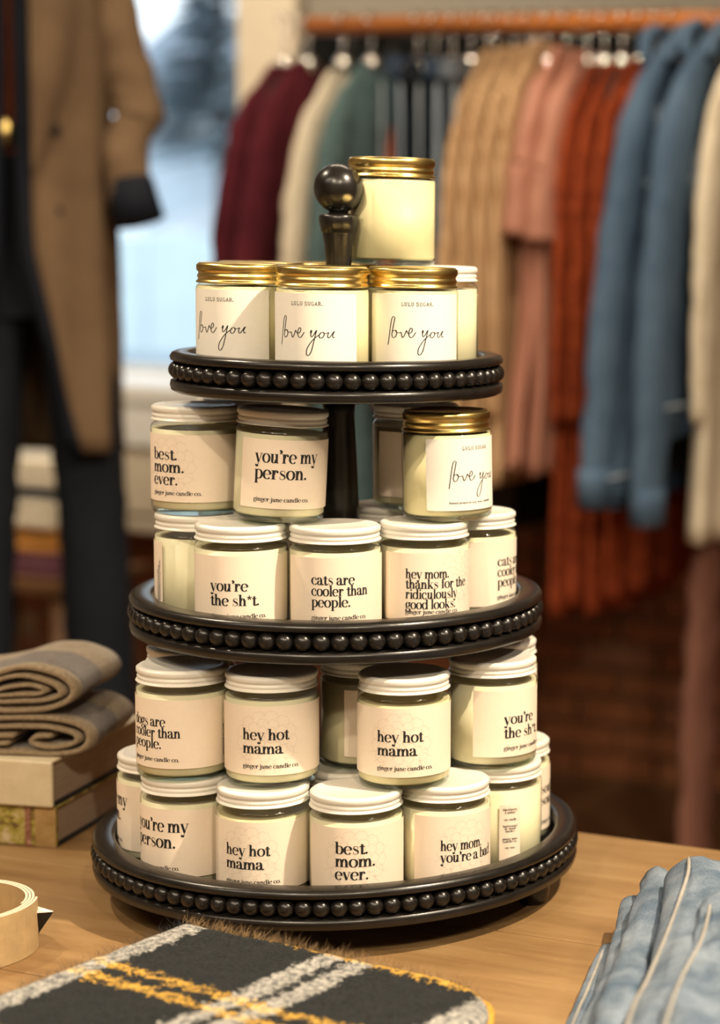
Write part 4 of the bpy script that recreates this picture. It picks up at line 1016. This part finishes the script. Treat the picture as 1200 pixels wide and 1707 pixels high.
link('paper', mesh('paper', [A_, B_, T_, A_+nn, B_+nn, T_+nn], [(0, 1, 2), (5, 4, 3), (0, 3, 4, 1), (1, 4, 5, 2), (2, 5, 3, 0)], M['paper'], False), tg)
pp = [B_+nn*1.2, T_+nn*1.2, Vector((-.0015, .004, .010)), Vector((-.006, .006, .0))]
link('tag_shade', mesh('tag_shade', pp+[p+Vector((-.0005, .0008, 0)) for p in pp], [(0, 2, 1), (0, 3, 2), (4, 5, 6), (4, 6, 7), (0, 1, 5, 4), (1, 2, 6, 5), (2, 3, 7, 6), (3, 0, 4, 7)], M['hanger_black'], False), tg)  # black triangle in place of the shade under the tag

# ================================================================== plaid wool scarf in the foreground
def plaid_mat():
    t = NT('charcoal_plaid_wool'); t.b.inputs['Roughness'].default_value = .95; t.b.inputs['Sheen Weight'].default_value = .04; t.b.inputs['Specular IOR Level'].default_value = .15
    v = t.coord(); sp = t.node('ShaderNodeSeparateXYZ'); t.l(v, sp.inputs[0])
    n1 = t.noise(v, 110, 4, .65); n2 = t.noise(v, 420, 3); n3 = t.noise(v, 190, 3, .7)
    j = t.math('ADD', t.math('MULTIPLY', t.math('SUBTRACT', n1, .5), .030), t.math('MULTIPLY', t.math('SUBTRACT', n2, .5), .020))
    x = t.math('ADD', sp.outputs[0], j); y = t.math('ADD', t.math('ADD', sp.outputs[1], j), t.math('MULTIPLY', sp.outputs[0], .07))
    def band(c, at, w): return t.math('LESS_THAN', t.math('ABSOLUTE', t.math('SUBTRACT', c, at)), w)
    def anyof(L):
        o = L[0]
        for b in L[1:]: o = t.math('MAXIMUM', o, b)
        return o
    white = anyof([band(x, .014, .015), band(x, .150, .0095), band(x, .178, .0095), band(x, .302, .012)])
    must = anyof([band(y, -.105, .0050), band(y, -.128, .0055), band(y, .006, .007), band(y, -.235, .006), band(y, -.257, .005)])
    dark = t.ramp(n2, [(.3, (.005, .006, .007)), (.72, (.024, .027, .029))])
    wh = t.ramp(n3, [(.34, (.10, .105, .11)), (.62, (.52, .50, .46))]); mu = t.ramp(n3, [(.34, (.16, .09, .02)), (.58, (.72, .42, .07))])
    c = t.mix(t.math('MULTIPLY', white, .95), dark, wh)
    thin = t.math('MULTIPLY', must, t.math('GREATER_THAN', n3, .42))
    c = t.mix(t.math('MULTIPLY', thin, .92), c, t.mix(t.math('MULTIPLY', white, .55), mu, (.78, .62, .34)))
    t.base(c); t.bump(n2, .8, .003); return t.m, t
M['plaid'], _ = plaid_mat()
ps = empty('plaid_scarf', (.002, -.226, ZT), R(-7), 'folded charcoal scarf with white and mustard plaid in the foreground', 'scarf')
def soft_slab(x0, x1, y0, y1, z0, z1, rc, mat, name, parent, seed=0, n=70):
    """rounded folded cloth: plan with round right-back corner, puffy edges"""
    V = []; F = []
    def edge(x, y):
        # distance inside the rounded rectangle
        dx = min(x-x0, x1-x); dy = min(y1-y, y-y0)
        cxr, cyr = x1-rc, y1-rc
        if x > cxr and y > cyr: return rc-math.hypot(x-cxr, y-cyr)
        return min(dx, dy)
    h = z1-z0; rb = h*.55; inside = {}
    gx = n; gy = n
    top = []; bot = []
    for j in range(gy+1):
        for i in range(gx+1):
            x = x0+(x1-x0)*i/gx; y = y0+(y1-y0)*j/gy
            cxr, cyr = x1-rc, y1-rc
            if x > cxr and y > cyr:   # pull corner cells onto the arc
                dx, dy = x-cxr, y-cyr; m_ = max(dx, dy); l = math.hypot(dx, dy)
                if l > 1e-6: x, y = cxr+dx*m_/l, cyr+dy*m_/l
            e = max(0, edge(x, y)); q = min(1, e/rb); s = math.sqrt(max(0, 1-(1-q)**2))
            w = .0035*noise.noise(Vector((x*9, y*9, seed)))+.0012*noise.noise(Vector((x*60, y*60, seed)))
            top.append((x, y, z0+h*.5+h*.5*s+w*s)); bot.append((x, y, z0+h*.5-h*.5*s))
    V = top+bot; N = (gx+1)*(gy+1)
    for j in range(gy):
        for i in range(gx):
            a = j*(gx+1)+i; F.append((a, a+1, a+gx+2, a+gx+1)); F.append((N+a, N+a+gx+1, N+a+gx+2, N+a+1))
    def side(L):
        for a, b in zip(L, L[1:]): F.append((a, N+a, N+b, b))
    side([i for i in range(gx+1)]); side([gy*(gx+1)+i for i in reversed(range(gx+1))])
    side([j*(gx+1)+gx for j in range(gy+1)]); side([j*(gx+1) for j in reversed(range(gy+1))])
    return link(name, mesh(name, V, F, mat), parent), top
lowf, _ = soft_slab(.002, .325, -.42, -.004, .0005, .018, .075, M['plaid'], 'lower_fold', ps, 3, 50)
upf, top = soft_slab(0, .318, -.42, 0, .016, .038, .075, M['plaid'], 'upper_fold', ps, 1, 90)
M['mustard'] = fabric('mustard_wool_edge', (.40, .20, .03), (.74, .43, .08), 400, 40)
edge_pts = [(.040+.02*i, .0005) for i in range(11)]+[(.243+.075*math.sin(R(a)), -.075+.0755*math.cos(R(a))) for a in range(0, 91, 10)]+[(.3185, -.10-.03*i) for i in range(10)]
MB().tube(catmull([(x, y, .0275+.0015*math.sin(i*1.7)) for i, (x, y) in enumerate(edge_pts)], 3), .0028, 8).build('mustard_edging', M['mustard'], ps)
rr = random.Random(4)
def fuzz(n, mat, name, pick):
    mb = MB()
    for i in range(n):
        p, d = pick(); l = rr.uniform(.004, .013); a = rr.uniform(0, 2*PI)
        side_ = Vector((math.cos(a), math.sin(a), 0))*.00011
        t = (d+Vector((rr.uniform(-.9, .9), rr.uniform(-.9, .9), rr.uniform(-.2, .6)))).normalized()
        m1 = p+t*l*.5+Vector((rr.uniform(-1, 1), rr.uniform(-1, 1), rr.uniform(-1, 1)))*.0012; m2 = p+t*l
        mb.add([p-side_, p+side_, m1+side_*.7, m1-side_*.7, m2], [(0, 1, 2, 3), (3, 2, 4)])
    tag(mb.build(name, mat, ps, False), kind='stuff')
def pick_top():
    v = Vector(top[rr.randrange(len(top))]); return v+Vector((rr.uniform(-.002, .002), rr.uniform(-.002, .002), -.0005)), Vector((0, 0, .55))
def pick_edge():
    x = rr.uniform(0, .25); return Vector((x, .0-rr.uniform(0, .004), .030+rr.uniform(-.004, .006))), Vector((0, 1, .5))
def pick_left(): return Vector((rr.uniform(0, .004), rr.uniform(-.4, 0), .030+rr.uniform(-.006, .006))), Vector((-1, .2, .4))
M['fuzz_dark'] = plain('charcoal_wool_fibre', (.03, .032, .034), .9, sheen=0)
M['fuzz_tan'] = plain('tan_wool_fibre', (.30, .19, .08), .9, sheen=.3)
fuzz(7000, M['fuzz_dark'], 'wool_fuzz', pick_top); fuzz(1500, M['fuzz_tan'], 'wool_fuzz', pick_edge); fuzz(900, M['fuzz_dark'], 'wool_fuzz', pick_left)
tf = empty('wool_tuft', (-.046, -.312, ZT), 0, 'mustard wool tuft lying on the table against the plaid scarf', 'tuft')
V = []; bm = bmesh.new(); bmesh.ops.create_icosphere(bm, subdivisions=3, radius=.0075)
for v in bm.verts: v.co = v.co*(1+.35*noise.noise(v.co*260)); v.co.z = v.co.z*.8+.0068
me = bpy.data.meshes.new('tuft'); bm.to_mesh(me); bm.free(); me.materials.append(M['mustard']); link('tuft', me, tf)

# ================================================================== folded light denim jeans at the right
def lerp_tab(T, y):
    for (y0, x0), (y1, x1) in zip(T, T[1:]):
        if y <= y1 or (y1, x1) == T[-1]: return x0+(x1-x0)*(y-y0)/(y1-y0)
def jeans_leg(parent, name, edge, xr, yb, z0, z1, seed, yf=-.56, nu=64, nv_=90, amp=1.0, skew=.22):
    """a folded trouser leg: flattened tube running front to back, its left fold follows edge = ((y, x), ...), with wrinkles"""
    V = []; F = []; h = (z1-z0)/2; zc = (z0+z1)/2
    for j in range(nv_+1):
        t = j/nv_; y = yf+(yb-yf)*t; xl = lerp_tab(edge, y); w = (xr-xl)/2; c = (xr+xl)/2
        for k in range(nu):
            a = 2*PI*k/nu; ca, sa = math.cos(a), math.sin(a)
            ex_ = .22; px = c+math.copysign(abs(ca)**ex_, ca)*w
            e = min(1, (px-xl)/(h*1.6)) if ca < 0 else 1
            pz = zc+math.copysign(1, sa)*h*math.sqrt(max(0, 1-(1-e)**2))*(1 if abs(sa) > 1e-6 else 0)
            d = px-xl
            wr = .0026*noise.noise(Vector((d*26, y*13+d*30, seed)))+.0018*noise.noise(Vector((d*60, y*40, seed+3)))+.0026*math.sin(d*95+y*24+seed)*noise.noise(Vector((d*8, y*8, seed+9)))
            if sa > 0: pz += wr*amp*2*e
            px += wr*.6*ca
            V.append((px, y+skew*(px-xl)*t, pz))
    for j in range(nv_):
        for k in range(nu): k2 = (k+1) % nu; F.append((j*nu+k, j*nu+k2, (j+1)*nu+k2, (j+1)*nu+k))
    F.append(tuple(reversed(range(nu)))); F.append(tuple(range(nv_*nu, nv_*nu+nu)))
    return link(name, mesh(name, V, F, D), parent)
def seam(parent, P, r=.0021, name='side_seam', mat=None):
    mb = MB(); C = catmull(P, 8); mb.tube(C, [r*(1+.25*noise.noise(Vector((i*.9, r*999, 1)))) for i in range(len(C))], 8)
    return mb.build(name, mat or M['seam'], parent)
D = M['denim_light']
J1 = empty('folded_jeans', (0, 0, ZT), 0, 'lower pair of folded light blue jeans on the table, curled leg showing', 'jeans', 'folded jeans')
jeans_leg(J1, 'leg', ((-.60, .435), (-.25, .335), (-.12, .296), (-.05, .277)), .64, -.082, .0006, .0135, 1)
seam(J1, [(.438, -.56, .0150), (.343, -.251, .0152), (.329, -.203, .0152), (.312, -.147, .0148), (.296, -.098, .0125)], .0013)
jeans_leg(J1, 'leg', ((-.60, .455), (-.30, .366), (-.20, .340), (-.083, .299), (-.02, .276)), .64, -.026, .0142, .0370, 2, amp=1.5)
# leg end curling over itself at the back
V = []; F = []
for j in range(41):
    t = j/40; y = -.50+.475*t; xc = lerp_tab(((-.60, .492), (-.318, .404), (-.204, .366), (-.08, .327), (-.02, .305)), y)
    for k in range(29):
        q = k/28; a = R(-95+330*q); r = .0150-.0070*q+.0034*noise.noise(Vector((t*12, q*5, 2)))+.0016*noise.noise(Vector((t*34, q*9, 5)))
        V.append((xc+r*math.cos(a)*(1.12+.15*math.sin(t*17)), y+.012*math.sin(a)*t, (.0495+.004*math.sin(t*6))+r*math.sin(a)*(.74+.10*math.sin(t*13+q*4))))
for j in range(40):
    for k in range(28): a = j*29+k; F.append((a, a+1, a+30, a+29))
o = link('curled_leg', mesh('curled_leg', V, F, D), J1); q = o.modifiers.new('cloth thickness', 'SOLIDIFY'); q.thickness = .0018
J2 = empty('folded_jeans', (0, 0, ZT), 0, 'upper pair of folded light blue jeans with a pale frayed side seam', 'jeans', 'folded jeans')
jeans_leg(J2, 'leg', ((-.62, .512), (-.41, .443), (-.35, .429), (-.283, .411), (-.184, .377), (-.122, .356), (-.05, .326)), .72, -.062, .0380, .0850, 5, amp=1.2, skew=.25)
jeans_leg(J2, 'leg', ((-.62, .545), (-.371, .462), (-.346, .459), (-.278, .441), (-.204, .418), (-.15, .400)), .73, -.170, .0842, .0930, 7, amp=1.6, skew=.35)
seam(J2, [(.505, -.56, .0862), (.450, -.397, .0868), (.434, -.333, .0868), (.412, -.251, .0866), (.386, -.160, .0866), (.368, -.102, .0864), (.352, -.062, .0845)], .0014)
seam(J2, [(.520, -.54, .0960), (.470, -.371, .0975), (.449, -.278, .0972), (.426, -.204, .0955), (.4135, -.172, .0905)], .0013)
